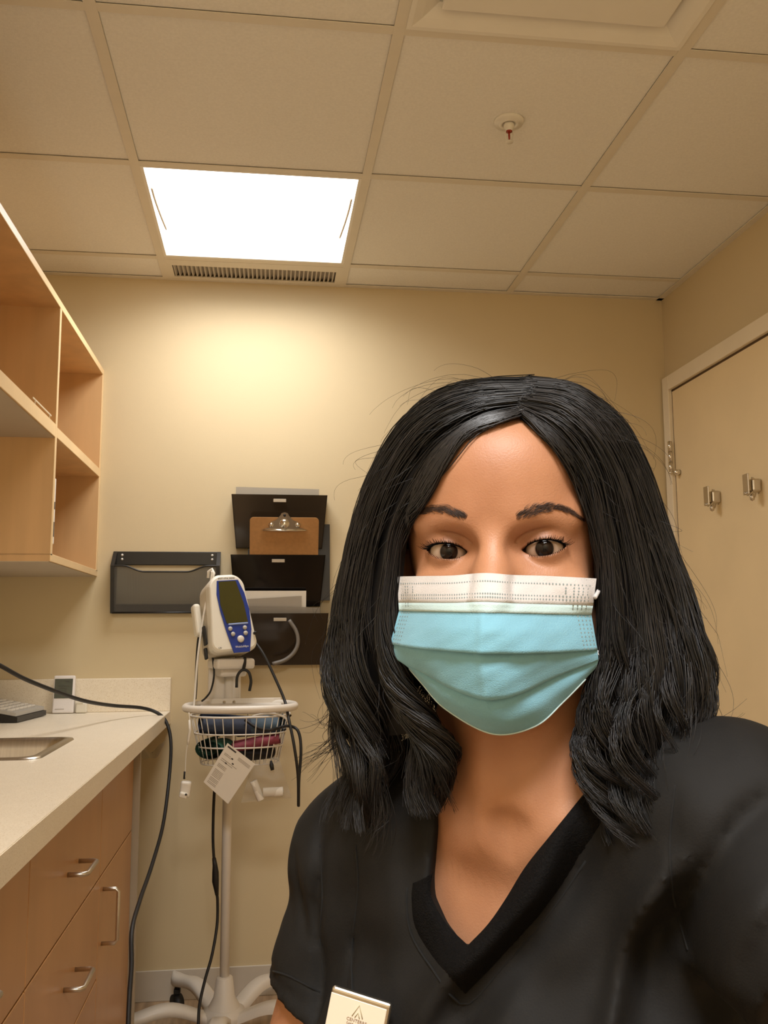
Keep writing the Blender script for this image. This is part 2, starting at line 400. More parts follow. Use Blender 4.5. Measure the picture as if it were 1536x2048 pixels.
# ---- sink
r = thing('sink', (-.656, 2.17, ZT-.16), 'stainless steel drop-in sink basin in the countertop', 'sink')
def rrect(x0, x1, y0, y1, rad, z, n=7):
    out = []
    for (cx, cy, a0) in ((x1-rad, y1-rad, 0), (x0+rad, y1-rad, PI/2), (x0+rad, y0+rad, PI), (x1-rad, y0+rad, 1.5*PI)):
        for k in range(n): a = a0+PI/2*k/(n-1); out.append((cx+rad*math.cos(a), cy+rad*math.sin(a), z))
    out.append(out[0]); return out
L_ = []
for (ins, z, rad) in ((0, ZT, .035), (.002, ZT+.004, .035), (.018, ZT+.0045, .033), (.024, ZT-.002, .032), (.030, ZT-.02, .04), (.042, ZT-.13, .05), (.07, ZT-.15, .05), (.17, ZT-.155, .02)):
    L_.append(rrect(sxa+ins, sxb-ins, sya+ins, syb-ins, rad, z))
part(MB().grid(L_), 'basin', STEEL, r)
part(MB().lathe([(0, 0), (.03, 0), (.04, .004), (.05, .003)], (-.656, 2.17, ZT-.158), 20), 'drain', CHROME, r)
fa = MB().tube(catmull([(-.835, 2.17, ZT), (-.835, 2.17, ZT+.16), (-.80, 2.17, ZT+.22), (-.73, 2.17, ZT+.22), (-.70, 2.17, ZT+.17)], 24), .011, 10).lathe([(0, .0), (.028, 0), (.026, .012), (.012, .03)], (-.835, 2.17, ZT), 16)
fo = fa.build('faucet', CHROME); tag(fo, 'chrome gooseneck faucet behind the sink basin, out of the view', 'faucet')

# ---- base cabinets
ZB1, ZB0, XF = ZT-.04, .09, -.33
def handle(p, y, z, vertical, ln=.096):
    pr = .032
    if vertical: pts = [(XF, y, z-ln/2), (XF+pr-.006, y, z-ln/2), (XF+pr, y, z-ln/2+.006), (XF+pr, y, z+ln/2-.006), (XF+pr-.006, y, z+ln/2), (XF, y, z+ln/2)]
    else: pts = [(XF, y-ln/2, z), (XF+pr-.006, y-ln/2, z), (XF+pr, y-ln/2+.006, z), (XF+pr, y+ln/2-.006, z), (XF+pr-.006, y+ln/2, z), (XF, y+ln/2, z)]
    part(MB().tube(pts, .0042, 10), 'handle', NICKEL, p)
def cabinet(y0, y1, fronts, label):
    r = thing('base_cabinet', (-.62, (y0+y1)/2, 0), label, 'cabinet')
    part(MB().bb(XL+.003, XF-.02, y0+.0005, y1-.0005, ZB0, ZB1), 'body', LAMIN, r)
    part(MB().bb(XL+.003, XF-.08, y0+.0005, y1-.0005, 0, ZB0), 'toe_kick', RUBBER, r)
    for (nm, a, b, c_, d_, hd) in fronts:
        g = .0016
        p = part(MB().bb(XF-.019, XF, a+g, b-g, c_+g, d_-g, .0012, 1), nm, LAMIN, r)
        if hd: handle(p, *hd)
    return r
s0, s1 = .650, .455
cabinet(2.012, 2.470, [('false_front', 2.012, 2.470, s0, ZB1, None), ('door', 2.012, 2.470, ZB0, s0, (2.055, .563, True, .108))], 'laminate sink base cabinet with an upright pull, nearest the back wall')
cabinet(1.418, 2.012, [('drawer', 1.418, 2.012, s0, ZB1, (1.735, .738, False)), ('drawer', 1.418, 2.012, s1, s0, (1.735, .552, False)), ('drawer', 1.418, 2.012, .27, s1, (1.735, .37, False)), ('drawer', 1.418, 2.012, ZB0, .27, (1.735, .18, False))], 'laminate drawer cabinet with two horizontal pulls at the lower left')
cabinet(.82, 1.418, [('drawer', .82, 1.418, s0, ZB1, (1.12, .738, False)), ('door', .82, 1.418, ZB0, s0, (1.36, .563, True, .108))], 'laminate cabinet beyond the drawers, cut by the left picture edge')
e = MB().bb(XL, XF+.016, 2.472, 2.490, 0, ZB1).build('cabinet_end_panel', pmat('grey_panel', srgb(168, 156, 136), .5, var=.04, vscale=10))
tag(e, 'grey upright end panel beside the sink cabinet under the counter', 'panel')

# ---- desk phone
r = thing('desk_phone', (-.80, 2.90, ZT), 'black desk phone with grey keypad face at the left edge of the counter', 'phone')
r.rotation_euler = (0, 0, -.12)
def wedge(x0, x1, y0, y1, z0, zl, zr): return [(x0, y0, z0), (x1, y0, z0), (x1, y1, z0), (x0, y1, z0), (x0, y0, zl), (x1, y0, zr), (x1, y1, zr), (x0, y1, zl)]
HEX = [(0, 3, 2, 1), (4, 5, 6, 7), (0, 1, 5, 4), (1, 2, 6, 5), (2, 3, 7, 6), (3, 0, 4, 7)]
MB().add(wedge(-.11, .118, -.115, .115, 0.002, .058, .016), HEX).build('phone_base', BLACKP, r)
sl_ = (.016-.058)/.228
def zp(x): return .058+sl_*(x+.11)
MB().add([(x, y, zp(x)+dz) for dz in (.001, .011) for (x, y) in ((-.045, -.112), (.112, -.112), (.112, .112), (-.045, .112))], HEX).build('face_plate', GREYP, r)
for a in range(5):
    for b in range(6):
        x, y = -.0+.022*a, -.085+.031*b
        MB().box((x, y, zp(x)+.0125), (.016, .023, .006), Matrix.Rotation(-sl_, 3, 'Y').inverted() if False else None, .0015, 1).build('key', WHITE, r)
hs = MB().tube(catmull([(-.075, -.10, zp(-.075)+.022), (-.075, -.06, zp(-.075)+.040), (-.075, .06, zp(-.075)+.040), (-.075, .10, zp(-.075)+.022)], 14), [.020, .022, .020, .016, .014, .014, .014, .014, .014, .014, .016, .020, .022, .020], 12)
hs.build('handset', BLACKP, r)
# ---- digital timer
r = thing('digital_timer', (-.632, 3.066, ZT), 'white digital timer with grey display leaning on the backsplash', 'timer')
r.rotation_euler = (-.10, 0, 0)
MB().bb(-.0325, .0325, -.010, .008, 0.001, .118, .004).build('case', pmat('timer_white', srgb(238, 232, 228), .4), r)
MB().bb(-.0285, .0265, -.0112, -.0095, .047, .108, .0005, 1).build('display', LCDG, r)
for (a, b, c_, d_) in ((-.012, .004, .060, .0615), (.006, .0075, .062, .078), (-.014, -.0125, .062, .078), (-.012, .004, .078, .0795), (.004, .016, .098, .100), (-.02, .02, .0845, .0855)):
    MB().bb(a, b, -.0116, -.0111, c_, d_).build('display_segment', INK, r)
MB().bb(-.024, .004, -.0108, -.0098, .0125, .0145).build('print_line', PAPERG, r)
r = MB().bb(-.594, -.560, 3.062, 3.082, ZT+.001, ZT+.032, .004).bb(-.596, -.570, 3.060, 3.084, ZT+.030, ZT+.040, .003).build('plastic_clip', pmat('clear_white', srgb(236, 230, 214), .25))
tag(r, 'small pale plastic clip beside the white timer', 'clip')

# ---- wire mesh wall pocket
MESHM = smoked('wire_mesh', (.80, .78, .74), (.075, .070, .062), .74, .6)
r = thing('mesh_wall_pocket', (-.325, YW, 1.21), 'black wire mesh file pocket on the back wall, left of the file rack', 'wall file')
xa, xb, z0, z1 = -.499, -.150, 1.208, 1.412
dp = .048
part(MB().bb(xa, xb, YW-.006, YW-.0005, z1-.045, z1, .002), 'top_rail', BLACKP, r)
part(MB().bb(xa, xb, YW-.004, YW-.0005, z0, z0+.03), 'back_strip', BLACKP, r)
for s, x in ((0, xa), (1, xb-.012)):
    part(MB().prism([(YW-.001, z1), (YW-.006, z1), (YW-dp-.012, z1-.05), (YW-dp+.01, z0), (YW-.001, z0)], lambda u, v, d_: (d_, u, v), x, x+.012), 'side_panel', BLACKP, r)
rim = []
for t in np.linspace(0, 1, 40):
    u = abs(t-.5)*2; dip = 0.5-0.5*math.cos(PI*min(1, max(0, (1-u-.18)/.42)))
    rim.append((xa+.006+(xb-xa-.012)*t, YW-dp-.008, z1-.050-.020*dip))
part(MB().tube(rim, .0028, 8), 'rim_wire', BLACKP, r)
part(MB().grid([rim, [(p[0], YW-dp+.012, z0+.002) for p in rim]], False), 'front_mesh', MESHM, r)
part(MB().tube([(xa+.006, YW-dp+.012, z0+.002), (xb-.006, YW-dp+.012, z0+.002)], .003, 8), 'bottom_wire', BLACKP, r)
for x in (xa+.028, xb-.028):
    sc_ = MB()
    for z in (z1-.012, z1-.026): sc_.lathe([(0, .003), (.003, .002), (.0045, 0)], (x, YW-.006, z), 12, axis='y')
    part(sc_, 'screw', WHITE, r)

# ---- three smoked wall file pockets
SMOKE = smoked('smoked_acrylic', (.36, .28, .19), (.045, .032, .020), .80)
SMOKD = smoked('dark_acrylic', (.10, .08, .06), (.008, .006, .005), .965)
labels = ('top smoked plastic file pocket of the wall rack, with a sheet showing above', 'middle dark plastic file pocket of the wall rack, holding the clipboard', 'bottom smoked plastic file pocket of the wall rack, beside the monitor')
pockets = []
fy = YW-.085
for k, (pt, pb, xl, xr, m_) in enumerate(((988, 1096, 463, 655, SMOKE), (1109, 1213, 461, 651, SMOKD), (1227, 1331, 462, 657, SMOKE))):
    a = atY(xl, pt, fy); b = atY(xr, pt, fy); cb = atY(xl+9, pb, YW-.03); db = atY(xr-11, pb, YW-.03)
    zt_, zb_ = a[2], cb[2]
    rr = thing('wall_file_pocket', ((a[0]+b[0])/2, YW, zb_), labels[k], 'wall file', 'smoked pockets of the wall file rack')
    pockets.append((a[0], b[0], zt_, zb_))
    def quad(p, q, th=.003):
        return [p[0], p[1], p[2], p[3]]
    fy0 = YW-.032
    fp = MB().add([(a[0], fy, zt_), (b[0], fy, zt_), (db[0], fy0, zb_), (cb[0], fy0, zb_), (a[0], fy+.003, zt_), (b[0], fy+.003, zt_), (db[0], fy0+.003, zb_), (cb[0], fy0+.003, zb_)],
             [(0, 1, 2, 3), (4, 7, 6, 5), (0, 4, 5, 1), (1, 5, 6, 2), (2, 6, 7, 3), (3, 7, 4, 0)])
    part(fp, 'front_panel', m_, rr)
    bk = MB().add([(a[0]+.01, YW-.004, zt_+.0), (b[0]-.01, YW-.004, zt_+.0), (db[0], YW-.004, zb_), (cb[0], YW-.004, zb_), (a[0]+.01, YW-.001, zt_), (b[0]-.01, YW-.001, zt_), (db[0], YW-.001, zb_), (cb[0], YW-.001, zb_)],
             [(0, 1, 2, 3), (4, 7, 6, 5), (0, 4, 5, 1), (1, 5, 6, 2), (2, 6, 7, 3), (3, 7, 4, 0)])
    part(bk, 'back_panel', SMOKD, rr)
    for (tx, bx) in ((a[0], cb[0]), (b[0]-.003, db[0]-.003)):
        sd = MB().add([(tx, fy, zt_), (tx, YW-.002, zt_), (bx, YW-.002, zb_), (bx, fy0, zb_), (tx+.003, fy, zt_), (tx+.003, YW-.002, zt_), (bx+.003, YW-.002, zb_), (bx+.003, fy0, zb_)], HEX)
        part(sd, 'side_panel', m_, rr)
    part(MB().bb(cb[0], db[0], fy0, YW-.002, zb_, zb_+.003), 'floor_panel', SMOKD, rr)
    lx = (a[0]+b[0])/2
    part(MB().box((lx, fy-.0012, zt_-.020), (.042, .002, .011), None, .0008, 1), 'label_holder', pmat('label_grey_%d' % k, srgb(176, 162, 140), .4), rr)
    for s in (a[0]+.012, b[0]-.012):
        part(MB().lathe([(0, .003), (.004, .002), (.005, 0)], (s, YW-.006, zt_-.018), 10, axis='y'), 'screw', CHROME, rr)
# sheets and clipboard
def sheet(name, x0, x1, z0, z1, y, mat, label, tilt=0.0, th=.002, cat='paper', dz=0.0):
    yb_ = YW-.020-(YW-y)*.12
    o = MB().add([(x0, yb_, z0), (x1, yb_, z0), (x1, y, z1+dz), (x0, y, z1), (x0, yb_+th, z0), (x1, yb_+th, z0), (x1, y+th, z1+dz), (x0, y+th, z1)],
                 [(0, 1, 2, 3), (4, 7, 6, 5), (0, 4, 5, 1), (1, 5, 6, 2), (2, 6, 7, 3), (3, 7, 4, 0)]).build(name, mat)
    return tag(o, label, cat)
CLEARF = smoked('clear_sleeve', (.85, .83, .80), (.50, .46, .40), .55, .25)
A = atY(472, 974, YW-.03); B = atY(638, 979, YW-.03)
sheet('plastic_sleeve', A[0], B[0], pockets[0][3]+.03, A[2], YW-.034, CLEARF, 'clear plastic sleeve poking out of the top file pocket', dz=B[2]-A[2])
A = atY(497, 1020, YW-.04); B = atY(660, 1048, YW-.03)
o = MB().add([(A[0], YW-.030, pockets[1][3]+.02), (B[0], YW-.030, pockets[1][3]+.02), (B[0], YW-.020, B[2]), (A[0], YW-.020, B[2]), (A[0], YW-.016, pockets[1][3]+.02), (B[0], YW-.016, pockets[1][3]+.02), (B[0], YW-.006, B[2]), (A[0], YW-.006, B[2])], HEX).build('ring_binder', BLACKP)
tag(o, 'black binder standing behind the clipboard in the middle pocket', 'binder')
# clipboard
fyc = YW-.098
A = atY(500, 1036, fyc); B = atY(637, 1034, fyc)
cbx = (A[0]+B[0])/2
zc0 = pockets[1][3]+.035
lean = math.atan2(.046, pockets[1][2]-zc0)
r = thing('clipboard', (cbx, YW-.034, zc0), 'brown hardboard clipboard with a silver clip in the wall rack', 'clipboard')
w_ = B[0]-A[0]; h_ = (A[2]-zc0)/math.cos(lean); r.rotation_euler = (lean, 0, 0)
poly = [(-w_/2, 0), (w_/2, 0)]+[(w_/2-.012+.012*math.cos(t), h_-.012+.012*math.sin(t)) for t in np.linspace(0, PI/2, 6)]+[(-w_/2+.012+.012*math.cos(t), h_-.012+.012*math.sin(t)) for t in np.linspace(PI/2, PI, 6)]
MB().prism(poly, lambda u, v, d_: (u, d_, v), -.002, .002).build('board', HARDB, r)
cl = MB()
cpoly = [(-.075, h_-.040), (-.062, h_-.036), (-.048, h_-.033), (-.052, h_-.020), (-.040, h_-.012), (-.028, h_-.008), (-.014, h_+.008), (-.010, h_+.016), (0, h_+.019), (.010, h_+.016), (.014, h_+.008), (.028, h_-.008), (.040, h_-.012), (.052, h_-.020), (.048, h_-.033), (.062, h_-.036), (.075, h_-.040), (.055, h_-.041), (.03, h_-.042), (0, h_-.043), (-.03, h_-.042), (-.055, h_-.041)]
cl.prism(cpoly, lambda u, v, d_: (u, d_, v), -.008, -.004)
cp = cl.build('clip', CHROME, r)
MB().tube([(-.07, -.010, h_-.040), (0, -.013, h_-.041), (.07, -.010, h_-.040)], .003, 8).build('jaw_bar', CHROME, cp)
MB().lathe([(.0045, 0), (.0045, .002), (0, .002)], (0, -.0085, h_+.009), 14, axis='y').build('eyelet_hole', RUBBER, cp)
for s in (-1, 1): MB().lathe([(0, .009), (.006, .007), (.009, 0)], (s*.043, -.008, h_-.024), 14, axis='y').build('rivet', CHROME, cp)
MB().lathe([(0, .012), (.012, .010), (.016, .004), (.017, 0)], (0, -.008, h_-.020), 18, axis='y').build('spring_boss', CHROME, cp)
# papers in middle and bottom pocket
A = atY(478, 1150, YW-.06); B = atY(596, 1143, YW-.06)
sheet('grey_booklet', A[0], B[0]+.0, pockets[1][3]+.005, B[2], YW-.066, pmat('slate_card', srgb(128, 130, 136), .6), 'grey card seen dimly through the middle file pocket')
A = atY(470, 1180, YW-.05); B = atY(612, 1182, YW-.05)
sheet('white_form', A[0], B[0], pockets[2][3]+.02, B[2], YW-.068, PAPER, 'white form standing in the bottom file pocket')
A = atY(470, 1200, YW-.06); B = atY(603, 1192, YW-.06)
sheet('grey_form', A[0], B[0], pockets[2][3]+.02, A[2], YW-.071, PAPERG, 'greyish printed form in front of the white form', dz=B[2]-A[2])
A = atY(462, 1211, YW-.07); B = atY(640, 1215, YW-.07)
sheet('document_folder', A[0], B[0], pockets[2][3]+.02, A[2], YW-.073, CLEARF, 'translucent folder edge showing along the top of the bottom pocket', dz=B[2]-A[2], cat='folder')
arc = [atY(x, y, YW-.078) for x, y in ((578, 1240), (592, 1262), (596, 1285), (588, 1305), (570, 1320), (545, 1328))]
tag(MB().tube(catmull(arc, 24), .0065, 8).build('tubing_coil', pmat('grey_tube', srgb(120, 114, 106), .5)), 'grey curved tubing lying against the bottom file pocket', 'tubing')
# something white on the wall, mostly behind the hair
A = atY(668, 1232, YW-.03)
r = thing('wall_dispenser', (A[0]+.03, YW, A[2]-.06), 'white rounded wall dispenser edge peeking out left of the hair', 'dispenser')
MB().box((0.012, -.035, .06), (.095, .07, .13), None, .02, 4).build('dispenser_case', WHITE, r)
MB().box((0.012, -.04, -.012), (.05, .045, .03), None, .008, 2).build('spout', GREYP, r)

# ================================================================== VITAL SIGNS STAND
PX, PY = -.104, 2.78
STW = pmat('stand_enamel', srgb(226, 218, 206), 0.38, var=0.02, vscale=12)
r = thing('vital_signs_monitor', (PX, PY, 0), 'white vital signs monitor with blue panel on a rolling pole stand', 'medical monitor')
stand = r
zring = atY(480, 1413, 2.66)[2]
part(MB().tube([(PX, PY, .09), (PX, PY, 1.13)], .0115+.002, 16), 'pole', STW, r)
part(MB().lathe([(.046, .075), (.044, .10), (.030, .125), (.0235, .175), (.0215, .178), (.0135, .18)], (PX, PY, 0), 24), 'hub', STW, r)
part(MB().lathe([(0, .055), (.05, .055), (.06, .07), (.058, .09), (.03, .105), (0, .107)], (PX, PY, 0), 24), 'hub_base', STW, r)
for k in range(5):
    a = math.radians(122+72*k); dx, dy = math.cos(a), math.sin(a); nx, ny = -dy, dx
    G = []
    for t in np.linspace(0, 1, 18):
        d_ = .02+.29*t
        zc_ = .070+.035*math.sin(PI*min(1, t*1.05))**2*(1-t*.3)+.028*t
        hw = .026-.004*t if t < .82 else .024*math.sqrt(max(0.02, 1-((t-.82)/.185)**2))
        G.append([(PX+dx*d_+nx*hw*c_, PY+dy*d_+ny*hw*c_, zc_+h2) for c_, h2 in ((-1, -.013), (-1, .006), (-.6, .013), (.6, .013), (1, .006), (1, -.013), (-1, -.013))])
    lg = part(MB().grid(G), 'leg', STW, r)
    cx_, cy_ = PX+dx*.285, PY+dy*.285
    cs = MB().tube([(cx_, cy_, .10), (cx_, cy_, .058)], .008, 8).tube([(cx_+nx*-.012, cy_+ny*-.012, .0255), (cx_+nx*.012, cy_+ny*.012, .0255)], .0255, 18).bb(cx_-.010, cx_+.010, cy_-.010, cy_+.010, .052, .066, .002)
    part(cs, 'caster', RUBBER, lg)
# monitor head: local frame, tilted and turned
mc = atY(452, 1236, PY-.05)
mon = Matrix.Translation(Vector(mc)-Vector((PX, PY, 0))) @ Matrix.Rotation(math.radians(22), 4, 'Z') @ Matrix.Rotation(math.radians(-4), 4, 'Y') @ Matrix.Rotation(math.radians(-14), 4, 'X')
def outline(w, h, n=9, taper=.0, top_bulge=.0):
    """rounded upright tablet outline, wider at the bottom"""
    out = []; rt, rb = .034, .024
    wt, wb = w/2-taper, w/2
    for (cx, cz, rad, a0) in ((wt-rt, h/2-rt, rt, 0), (-wt+rt, h/2-rt, rt, PI/2), (-wb+rb, -h/2+rb, rb, PI), (wb-rb, -h/2+rb, rb, 1.5*PI)):
        for k in range(n):
            a = a0+PI/2*k/(n-1); out.append((cx+rad*math.cos(a), cz+rad*math.sin(a)))
    out = [(x, z+top_bulge*max(0, 1-(x/(w/2))**2)*(1 if z > 0 else 0)) for x, z in out]
    return out
def loft(rings):
    n = len(rings[0]); V = [p for rg in rings for p in rg]
    F = [(i*n+k, i*n+(k+1) % n, (i+1)*n+(k+1) % n, (i+1)*n+k) for i in range(len(rings)-1) for k in range(n)]
    F += [tuple(range(n-1, -1, -1)), tuple((len(rings)-1)*n+k for k in range(n))]
    return MB().add(V, F, False)
def place(o): o.matrix_local = mon; return o
W_, H_ = .136, .218
ol = outline(W_, H_, taper=.014, top_bulge=.012)
def ring(s, y, dz=0): return [(x*s, y, z*(s if s > .9 else s)+dz) for x, z in ol]
place(loft([ring(.93, -.046), ring(.975, -.043), ring(1, -.036), ring(1, -.012)]).build('front_bezel', DEVW, r))
bd = place(loft([ring(1.0, -.012), ring(.985, .02), ring(.97, .055), ring(.90, .07)]).build('monitor_body', DEVG, r))
bp = [(-.034, .100), (.030, .100), (.044, .06), (.052, .01), (.050, -.05), (.036, -.114), (-.012, -.114), (-.026, -.05), (-.036, .01), (-.040, .06)]
bp = [(p[0]+.006, p[1]) for p in catmull([*bp], 40)[:, :2]] if False else [(p[0]+.004, p[1]) for p in bp]
pn = place(MB().prism(bp, lambda u, v, d_: (u, d_, v), -.049, -.045).build('blue_panel', BLUE, r))
ps = MB().prism([(-.026, .097), (.026, .097), (.041, .03), (.046, -.028), (-.018, -.028), (-.030, .03)], lambda u, v, d_: (u, d_, v), -.0505, -.048).build('screen', LCD, pn)
MB().box((.016, -.0495, -.031), (.060, .004, .005), None, .0015, 1).build('screen_ledge', BLUEW, pn)
for (x, z, rad) in ((-.010, -.044, .0065), (.034, -.044, .0065), (-.004, -.060, .0065), (.034, -.060, .0068), (.017, -.076, .0105)):
    MB().lathe([(rad, 0), (rad*.95, .003), (rad*.5, .0045), (0, .005)], (x, -.049, z), 16, axis='y').build('button', GREYP if rad < .01 else STW, pn)
txt = Matrix.Rotation(PI/2, 4, 'X')
text_mesh('WelchAllyn', .0085, WHITE, pn, Matrix.Translation((.018, -.0494, -.098)) @ txt)
o = text_mesh('SPOT VITAL SIGNS', .0062, INK, r, mon @ Matrix.Translation((.0, -.0464, .1065)) @ txt)
o = text_mesh('LXi', .007, INK, r, mon @ Matrix.Translation((-.046, -.0464, -.096)) @ txt)
mk = place(MB().bb(-.0735, -.068, -.01, .012, -.075, -.02, .002).bb(-.0735, -.068, .03, .042, -.03, -.018, .002).bb(-.076, -.068, -.002, .014, -.115, -.082, .003).build('side_socket', RUBBER, r))
place(MB().bb(-.086, -.064, .02, .055, -.04, .055, .009, 3).build('probe_holder', DEVW, r))
place(MB().lathe([(0, .012), (.004, .011), (.0045, 0)], (.062, -.046, -.062), 10, axis='y').build('jack', RUBBER, r))
# mount under the monitor
ZM = atY(455, 1318, PY)[2]
part(MB().box((PX+.006, PY-.03, ZM-.012), (.115, .10, .030), Matrix.Rotation(.35, 3, 'Z'), .008, 2).box((PX+.006, PY-.02, ZM-.035), (.08, .06, .03), Matrix.Rotation(.35, 3, 'Z'), .008, 2), 'mount_bracket', STW, r)
A = atY(455, 1330, PY); B = atY(470, 1400, PY)
part(MB().box((PX-.014, PY+.012, (ZM+zring)/2-.01), (.095, .02, .10), Matrix.Rotation(.15, 3, 'Z'), .004, 2), 'back_plate', STW, r)
# handle ring
RX, RY = -.066, 2.665
rg = []
for t in np.linspace(0, 2*PI, 72, endpoint=False):
    c_, s_ = math.cos(t), math.sin(t)
    e_ = 2/2.6
    rg.append((RX+.152*abs(c_)**e_*math.copysign(1, c_), RY+.115*abs(s_)**e_*math.copysign(1, s_), zring+.0))
part(MB().tube(rg, .0105, 12, closed=True), 'handle_ring', STW, r)
part(MB().bb(RX-.115, RX+.115, RY+.03, PY+.018, zring-.006, zring+.002, .002).bb(RX-.115, RX+.115, PY-.022, PY-.018, zring-.03, zring+.016, .002), 'tray_plate', STW, r)
sc_ = MB()
for x in (PX-.012, PX+.016): sc_.lathe([(0, .004), (.004, .002), (.005, 0)], (x, PY-.022, zring+.005), 10, axis='y')
part(sc_, 'screw', CHROME, r)
# wire basket
bk = MB(); zt_b, zb_b = zring-.022, zring-.152
def bring(s, z, n=60): return [(RX+.138*s*abs(math.cos(t))**.85*math.copysign(1, math.cos(t)), RY+.100*s*abs(math.sin(t))**.85*math.copysign(1, math.sin(t)), z) for t in np.linspace(0, 2*PI, n, endpoint=False)]
for f_ in (0, .36, .64, 1.0):
    bk.tube(bring(1-.22*f_, zt_b+(zb_b-zt_b)*f_), .0022 if f_ else .003, 6, closed=True)
for k in range(34):
    t = 2*PI*k/34
    pts = []
    for f_ in (0, .33, .66, 1.0):
        s = 1-.22*f_; pts.append((RX+.138*s*abs(math.cos(t))**.85*math.copysign(1, math.cos(t)), RY+.100*s*abs(math.sin(t))**.85*math.copysign(1, math.sin(t)), zt_b+(zb_b-zt_b)*f_))
    bk.tube(pts, .0014, 5)
for k in range(-4, 5):
    x = RX+k*.022; hw = .078*math.sqrt(max(.05, 1-(k*.022/.108)**2)); bk.tube([(x, RY-hw, zb_b), (x, RY+hw, zb_b)], .0014, 5)
part(bk, 'wire_basket', STW, r)
# cords that belong to the monitor
def cord(name, pts, rad, mat, root, n=60, nseg=7):
    return part(MB().tube(catmull(pts, n), rad, nseg), name, mat, root)
Pm = lambda x, y, Y: atY(x, y, Y)
cord('pressure_hose', [Pm(507, 1280, 2.72), Pm(528, 1310, 2.69), Pm(552, 1360, 2.66), Pm(570, 1403, 2.63), Pm(578, 1440, 2.57), Pm(588, 1490, 2.54), Pm(596, 1550, 2.54), Pm(597, 1612, 2.55), Pm(598, 1560, 2.56), Pm(602, 1500, 2.565), Pm(596, 1462, 2.58), Pm(575, 1452, 2.60), Pm(540, 1460, 2.58), Pm(515, 1456, 2.60), Pm(490, 1440, 2.62)], .0042, RUBBER, r, 110)
cord('sensor_cable', [Pm(420, 1288, 2.74), Pm(425, 1315, 2.72), Pm(428, 1350, 2.72), Pm(422, 1380, 2.70), Pm(412, 1395, 2.70), Pm(404, 1402, 2.68)], .0028, RUBBER, r, 40)
cord('probe_cable', [Pm(424, 1142, 2.735), Pm(421, 1165, 2.735), Pm(412, 1205, 2.72), Pm(405, 1245, 2.71), Pm(400, 1280, 2.70), Pm(394, 1330, 2.69), Pm(389, 1400, 2.68), Pm(386, 1425, 2.66)], .0032, WHITE, r, 50)
part(MB().tube([Pm(416, 1156, 2.75), Pm(417, 1143, 2.75), Pm(424, 1138, 2.745), Pm(428, 1146, 2.74), Pm(425, 1156, 2.735)], .004, 8), 'probe_hook', WHITE, r)
cord('side_cable', [Pm(407, 1252, 2.76), Pm(398, 1275, 2.75), Pm(394, 1320, 2.74), Pm(392, 1370, 2.72), Pm(390, 1398, 2.70)], .0045, RUBBER, r, 40)
cord('power_cord', [Pm(430, 1560, 2.70), Pm(427, 1620, 2.72), Pm(426, 1680, 2.73), Pm(428, 1718, 2.73), Pm(431, 1770, 2.735), Pm(435, 1800, 2.74), Pm(434, 1850, 2.73), Pm(424, 1910, 2.70), Pm(410, 1960, 2.68), Pm(399, 2010, 2.66), Pm(395, 2060, 2.64), Pm(380, 2110, 2.62)], .0042, RUBBER, r, 80)
part(MB().tube([Pm(428, 1716, 2.73), Pm(430, 1730, 2.731), Pm(431, 1745, 2.732), Pm(431, 1762, 2.734), Pm(434, 1790, 2.738)], [.0055, .007, .0095, .010, .005], 10), 'inline_connector', RUBBER, r)
cord('earpiece_fork', [Pm(473, 1375, 2.70), Pm(475, 1352, 2.70), Pm(485, 1340, 2.70), Pm(497, 1344, 2.70), Pm(502, 1362, 2.70), Pm(499, 1382, 2.70)], .0042, RUBBER, r, 30)
cord('fork_stem', [Pm(486, 1341, 2.70), Pm(489, 1330, 2.71), Pm(490, 1315, 2.72)], .005, RUBBER, r, 12)

# finger clip hanging on its thin white lead
o = thing('finger_sensor', Pm(371, 1580, 2.57), 'white finger clip sensor dangling on a thin lead left of the basket', 'sensor')
part(MB().tube(catmull([Pm(378, 1425, 2.58), Pm(381, 1460, 2.57), Pm(376, 1485, 2.57), Pm(372, 1510, 2.57), Pm(370, 1555, 2.57)], 30), .0016, 6), 'lead', WHITE, o)
part(MB().tube([Pm(379, 1440, 2.575), Pm(380, 1460, 2.57), Pm(377, 1480, 2.57), Pm(376, 1490, 2.57)], [.003, .004, .004, .002], 8), 'lead_sleeve', WHITE, o)
part(MB().tube([Pm(369.5, 1543, 2.57), Pm(368.5, 1558, 2.57)], .0028, 8), 'strain_relief', RUBBER, o)
cc = Pm(371, 1578, 2.57)
part(MB().box(cc, (.028, .024, .042), Matrix.Rotation(.12, 3, 'Y'), .006, 3), 'clip_upper', WHITE, o)
part(MB().box(Pm(367, 1590, 2.56), (.022, .022, .016), Matrix.Rotation(.3, 3, 'Y'), .005, 3), 'clip_lower', DEVW, o)
part(MB().lathe([(0, .002), (.003, .0015), (.003, 0)], Pm(372, 1589, 2.548), 10, axis='y'), 'rivet', INK, o)
# instruction card hung on the basket
pc = [Pm(455, 1486, 2.548), Pm(510, 1528, 2.545), Pm(456, 1608, 2.56), Pm(407, 1564, 2.563)]
o = thing('instruction_card', pc[0], 'tilted white printed instruction card hanging on the front of the basket', 'card')
pc = [np.array(p) for p in pc]
nrm = np.cross(pc[1]-pc[0], pc[3]-pc[0]); nrm /= np.linalg.norm(nrm); nrm = -nrm if nrm[1] > 0 else nrm
part(MB().add(pc+[p-nrm*.0008 for p in pc], [(0, 1, 2, 3), (4, 7, 6, 5), (0, 4, 5, 1), (1, 5, 6, 2), (2, 6, 7, 3), (3, 7, 4, 0)]), 'card_sheet', PAPER, o)
def cp_(u, v): return pc[0]+(pc[1]-pc[0])*u+(pc[3]-pc[0])*v+nrm*.0004
INKL = pmat('faint_ink', srgb(168, 156, 140), .8, var=.2, vscale=300)
ln = MB()
